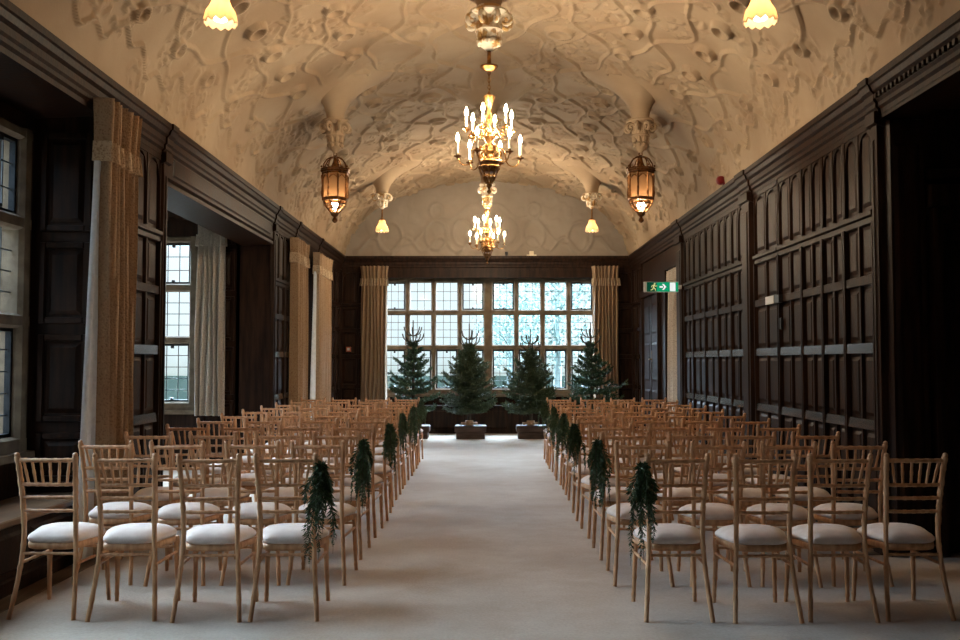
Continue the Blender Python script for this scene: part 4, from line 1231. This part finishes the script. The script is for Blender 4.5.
# red alarm sounder on the right cornice
root = empty('alarm_sounder', (2.96, 11.35, 3.61)); tag(root, 'small red alarm sounder standing on the right cornice', 'alarm')
m = MB(); m.cbox(-0.05, 0.05, -0.03, 0.03, 0.0, 0.05, 0.006); m.build('base', M['red'], root)
m = MB(); prof_ = [(0.03, 0.0), (0.052, 0.008), (0.058, 0.03), (0.056, 0.06), (0.045, 0.085), (0.02, 0.095)]
vs = []; fs = []; S_ = 18
for (r, z) in prof_:
    for k in range(S_):
        a = 2*PI*k/S_; vs.append((-0.075+r*math.cos(a), 0.045-z, 0.062+r*math.sin(a)))
for i in range(len(prof_)-1):
    for k in range(S_):
        a = i*S_+k; b = i*S_+(k+1) % S_; fs.append((a, b, b+S_, a+S_))
fs += [tuple(range(S_)), tuple(range((len(prof_)-1)*S_, len(prof_)*S_))]
m.add(vs, fs); m.build('horn', M['red'], root, smooth=True)
# call point on the end wall
root = empty('call_point', (-2.78, YE-0.03, 1.71)); tag(root, 'small red fire call point on dark panelling left of the end curtain', 'call point')
m = MB(); m.cbox(-0.05, 0.05, -0.03, 0.01, -0.05, 0.05, 0.006); m.build('housing', M['orange'], root)
m = MB(); m.cbox(-0.028, 0.028, -0.035, -0.029, -0.028, 0.028, 0.002); m.build('glass_front', M['white'], root)
# little fittings standing on the end cornice
root = empty('spotlight', (0.44, 18.97, 3.61)); tag(root, 'tiny black spotlight standing on the end cornice beside far chandelier', 'spotlight')
m = MB(); m.lathe([(0.03, 0), (0.03, 0.012), (0.008, 0.015), (0.008, 0.03)], segs=12); m.build('base', M['black'], root)
m = MB(); m.lathe([(0.02, 0.02), (0.032, 0.03), (0.034, 0.085), (0.02, 0.09)], segs=14); m.build('lamp_head', M['black'], root, smooth=True)
root = empty('sensor_box', (0.95, 18.97, 3.61)); tag(root, 'small pale box with wings standing on the end cornice', 'sensor')
m = MB(); m.cbox(-0.045, 0.045, -0.025, 0.025, 0, 0.10, 0.005); m.build('housing', M['candle'], root)
m = MB(); m.cbox(-0.10, -0.045, -0.015, 0.015, 0.0, 0.03, 0.004); m.cbox(0.045, 0.10, -0.015, 0.015, 0.0, 0.03, 0.004); m.build('foot', M['candle'], root)

# ------------------------------------------------------------------ misty trees outside the windows
def out_tree(x, y, h, r, seed, label):
    rg = random.Random(seed)
    root = empty('garden_tree', (x, y, -0.62)); tag(root, label, 'tree', 'trees outside the end window')
    t = MB(); t.tube([(0, 0, 0), (0.1, 0, h*0.3), (0, 0.1, h*0.7)], [0.22, 0.16, 0.06], 8)
    lf = MB()
    for k in range(14):
        a = rg.uniform(0, 2*PI); z = h*rg.uniform(0.3, 0.75); l2 = r*rg.uniform(0.5, 0.9)
        t.tube([(0, 0, z), (l2*0.5*math.cos(a), l2*0.5*math.sin(a), z+l2*0.4), (l2*math.cos(a), l2*math.sin(a), z+l2*0.55)], [0.06, 0.035, 0.01], 5)
    for k in range(2600):
        a = rg.uniform(0, 2*PI); u = rg.uniform(-1, 1); q = rg.random()**0.4
        p = Vector((r*q*math.sqrt(1-u*u)*math.cos(a), r*q*math.sqrt(1-u*u)*math.sin(a), h*0.62+h*0.40*q*u))
        d = Vector((rg.uniform(-1,1), rg.uniform(-1,1), rg.uniform(-1,1))).normalized(); s = d.cross(Vector((rg.uniform(-1,1), rg.uniform(-1,1), rg.uniform(-1,1)))).normalized()
        l2 = rg.uniform(0.10, 0.22)
        lf.add([p, p+d*l2*0.5+s*l2*0.3, p+d*l2, p+d*l2*0.5-s*l2*0.3], [(0, 1, 2, 3)])
    t.build('trunk', M['mistbark'], root, smooth=True); lf.build('foliage', M['outleaf'], root, recalc=False)
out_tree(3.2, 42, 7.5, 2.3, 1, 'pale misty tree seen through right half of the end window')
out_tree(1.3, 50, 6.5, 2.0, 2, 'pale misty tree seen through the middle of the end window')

# ------------------------------------------------------------------ daylight: overcast sky, bright band added above the view to light the floor
wd = bpy.data.worlds.new('overcast_sky'); scene.world = wd; wd.use_nodes = True
nt = wd.node_tree; nt.nodes.clear()
N = nt.nodes.new; L = nt.links.new
tc = N('ShaderNodeTexCoord'); sp = N('ShaderNodeSeparateXYZ'); L(tc.outputs['Generated'], sp.inputs[0])
cr = N('ShaderNodeValToRGB')
E = cr.color_ramp.elements
E[0].position = 0.0; E[0].color = (0.10, 0.12, 0.10, 1)
E[1].position = 1.0; E[1].color = (1.0, 1.22, 1.42, 1)
for p, c in ((0.49, (0.042,0.050,0.048)), (0.505, (0.060,0.069,0.072)), (0.555, (0.069,0.080,0.084)), (0.59, (0.20,0.243,0.27)), (0.635, (4.2,5.5,6.8)), (0.80, (4.2,5.5,6.8))):
    e = E.new(p); e.color = (*c, 1)
ma = N('ShaderNodeMath'); ma.operation = 'MULTIPLY_ADD'; ma.inputs[1].default_value = 0.5; ma.inputs[2].default_value = 0.5
L(sp.outputs['Z'], ma.inputs[0]); L(ma.outputs[0], cr.inputs[0])
nz = N('ShaderNodeTexNoise'); nz.inputs['Scale'].default_value = 3; nz.inputs['Detail'].default_value = 4; L(tc.outputs['Generated'], nz.inputs['Vector'])
mr_ = N('ShaderNodeMapRange'); mr_.inputs['To Min'].default_value = 0.85; mr_.inputs['To Max'].default_value = 1.15; L(nz.outputs['Fac'], mr_.inputs['Value'])
mu = N('ShaderNodeVectorMath'); mu.operation = 'SCALE'; L(cr.outputs[0], mu.inputs[0]); L(mr_.outputs[0], mu.inputs['Scale'])
dt = N('ShaderNodeVectorMath'); dt.operation = 'DOT_PRODUCT'; dt.inputs[1].default_value = (0.2, 0.95, 0.1); L(tc.outputs['Generated'], dt.inputs[0])
m2 = N('ShaderNodeMapRange'); m2.inputs['From Min'].default_value = -0.4; m2.inputs['From Max'].default_value = 0.85; m2.inputs['To Min'].default_value = 0.16; m2.inputs['To Max'].default_value = 2.9  # sky weighted toward the end window so more light reaches the floor
L(dt.outputs['Value'], m2.inputs['Value'])
mu2 = N('ShaderNodeVectorMath'); mu2.operation = 'SCALE'; L(mu.outputs[0], mu2.inputs[0]); L(m2.outputs[0], mu2.inputs['Scale']); mu = mu2
bg = N('ShaderNodeBackground'); bg.inputs['Strength'].default_value = 5.0; L(mu.outputs[0], bg.inputs['Color'])
wo = N('ShaderNodeOutputWorld'); L(bg.outputs[0], wo.inputs['Surface'])

# ------------------------------------------------------------------ camera and view
cd = bpy.data.cameras.new('camera'); cd.lens = 35.0; cd.sensor_width = 36.0; cd.clip_end = 300
cam = bpy.data.objects.new('camera', cd); COL.objects.link(cam)
cam.location = (0.0, 0.0, 1.45)
cam.rotation_euler = (R(90+2.577), 0, R(0.307))
scene.camera = cam
vs_ = scene.view_settings
scene.display_settings.display_device = 'sRGB'
vs_.view_transform = 'Standard'; vs_.look = 'None'; vs_.exposure = 0.12; vs_.gamma = 1.0; vs_.use_curve_mapping = False
